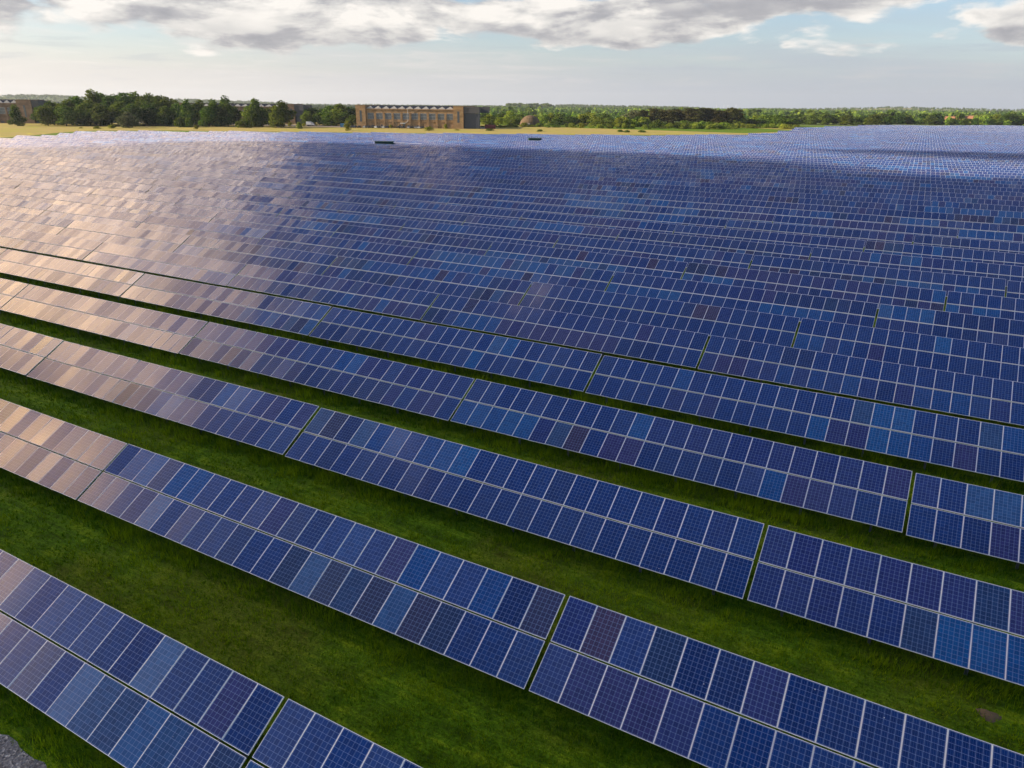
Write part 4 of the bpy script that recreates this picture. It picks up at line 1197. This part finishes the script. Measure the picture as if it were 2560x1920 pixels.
def ridge(pts, dist, n, h0, h1, seed, spread=.05):
    rs = np.random.default_rng(seed); out = []
    xs = [p[0] for p in pts]; ys = [p[1] for p in pts]
    for i in range(n):
        px = rs.uniform(xs[0], xs[-1]); t = rs.uniform(-spread * 6, spread)
        yt = float(np.interp(px, xs, ys)); x, y = at(px, dist); L_ = math.hypot(x, y)
        z0 = float(gz_(x, y)); zt = max(z0 + 2, z_at(px, yt, dist) - 9)
        q = t / .16; q = max(-1, min(1, q)); zz = z0 - 1 + (zt - z0 + 1) * (.5 + .5 * math.cos(math.pi * q))
        h = rs.uniform(h0, h1); out.append((x * (1 + t), y * (1 + t), zz - .5, h, h * rs.uniform(.9, 1.6)))
    return np.array(out)
belt_r = np.concatenate([scatter(1180, 2620, 860, 1000, 120, 4, 9, 11, 8), scatter(1180, 2620, 1050, 1250, 120, 4, 9, 12, 9), scatter(1180, 2700, 1400, 1700, 330, 5, 11, 13, 10), scatter(1180, 2700, 2000, 2500, 520, 7, 13, 14, 8)])
wood('woodland', 'green woods and hedges in the middle distance right of the hangar', M_LEAF, belt_r, 34, .22, 21)
belt_d = np.concatenate([scatter(1250, 2620, 900, 1150, 70, 5, 14, 15), scatter(1270, 1375, 2300, 2500, 160, 12, 20, 16), scatter(1150, 2700, 2600, 3200, 420, 8, 13, 17, 8)])
wood('dark_woodland', 'darker patches of wood among the fields on the right', M_LEAF_DARK, belt_d, 34, .22, 22)
belt_y = np.concatenate([scatter(1180, 2620, 830, 1300, 200, 3, 8, 51), scatter(1180, 2620, 1400, 2600, 260, 7, 12, 52)])
wood('light_woodland', 'yellow green trees scattered through the woods on the right', M_LEAF_LIGHT, belt_y, 34, .22, 27)
belt_l = np.concatenate([scatter(-200, 1180, 750, 950, 130, 6, 10, 31, 6), scatter(-200, 1180, 1300, 2000, 200, 6, 11, 32, 16), scatter(-200, 1180, 2200, 3200, 260, 7, 11, 33, 16)])
wood('hedgerows', 'hedges and scattered trees between pale fields behind the hangars', M_LEAF_DARK, belt_l, 30, .22, 23)
rd = np.concatenate([ridge(H1, 4200, 2600, 8, 12, 41), ridge(H2, 4600, 1500, 6, 10, 42), ridge(H3, 3600, 1800, 7, 11, 43), ridge(H4, 4400, 1600, 6, 10, 44)])
wood('far_woods', 'bluish woods along the far hills on the horizon', M_LEAF_DARK, rd, 22, .26, 24)
sheet('wheat_field', [on_ground(2300, 306.0), on_ground(2640, 311), on_ground(2640, 303.5), on_ground(2300, 300.5)], plain('ripe_wheat', (.36, .27, .12), .95, 0, .15, .02, .1), .25)

# ------------------------------------------------------------------ wind turbines on the horizon
tb = MB(); tb.cyl((0, 0, 0), (0, 0, 46), 1.5, .9, 12); ME_TOWER = tb.mesh('tower', [M_WHITE])
tb = MB(); tb.box(-1.0, 1.0, -2.0, 3.2, 45.2, 47.4); ME_NAC = tb.mesh('nacelle', [M_WHITE])
tb = MB(); tb.prism([(-.6, 0), (.6, 0), (.9, 5), (.25, 22), (-.1, 22), (-.6, 5)], -.18, .18, 'y'); ME_BLADE = tb.mesh('blade', [M_WHITE])
tp = [(1314, 257), (1340, 258), (1441, 258), (1464, 257), (1702, 260), (1727, 257), (1788, 257), (1807, 258), (1817, 260), (1837, 258)]
for q, (px, yt) in enumerate(tp):
    D_ = 5600 + 120 * (q % 3); x, y = at(px, D_); z0 = float(gz_(x, y))
    H_ = z_at(px, yt, D_) - z0
    T = thing('wind_turbine', '%s white wind turbine from the left on the far horizon' % ordw(q + 1), 'wind turbine', (x, y, z0), math.atan2(-x, y) + math.pi + .4, 'wind turbines on the horizon')
    s_ = H_ / 66; T.scale = (s_, s_, s_)
    obj('tower', ME_TOWER, T); obj('nacelle', ME_NAC, T)
    for b_ in range(3): obj('blade', ME_BLADE, T, (0, -2.3, 46.3), (0, R_(120 * b_ + 37 * q), 0))

# ------------------------------------------------------------------ air
HAZE = True
if HAZE:
    b = MB(); b.box(gxs[0] - 60, gxs[-1] + 60, gys[0] - 60, gys[-1] + 60, -1.6, 125)
    mt, n, out = new_mat('haze_air')
    vp = n.node('ShaderNodeVolumePrincipled'); vp.inputs['Color'].default_value = (.80, .87, .97, 1); vp.inputs['Density'].default_value = .00007; vp.inputs['Anisotropy'].default_value = .25
    n.l.new(vp.outputs[0], out.inputs['Volume'])
    tag(obj('haze', b.mesh('haze', [mt])), 'thin pale haze lying over the fields', 'haze', kind='stuff')
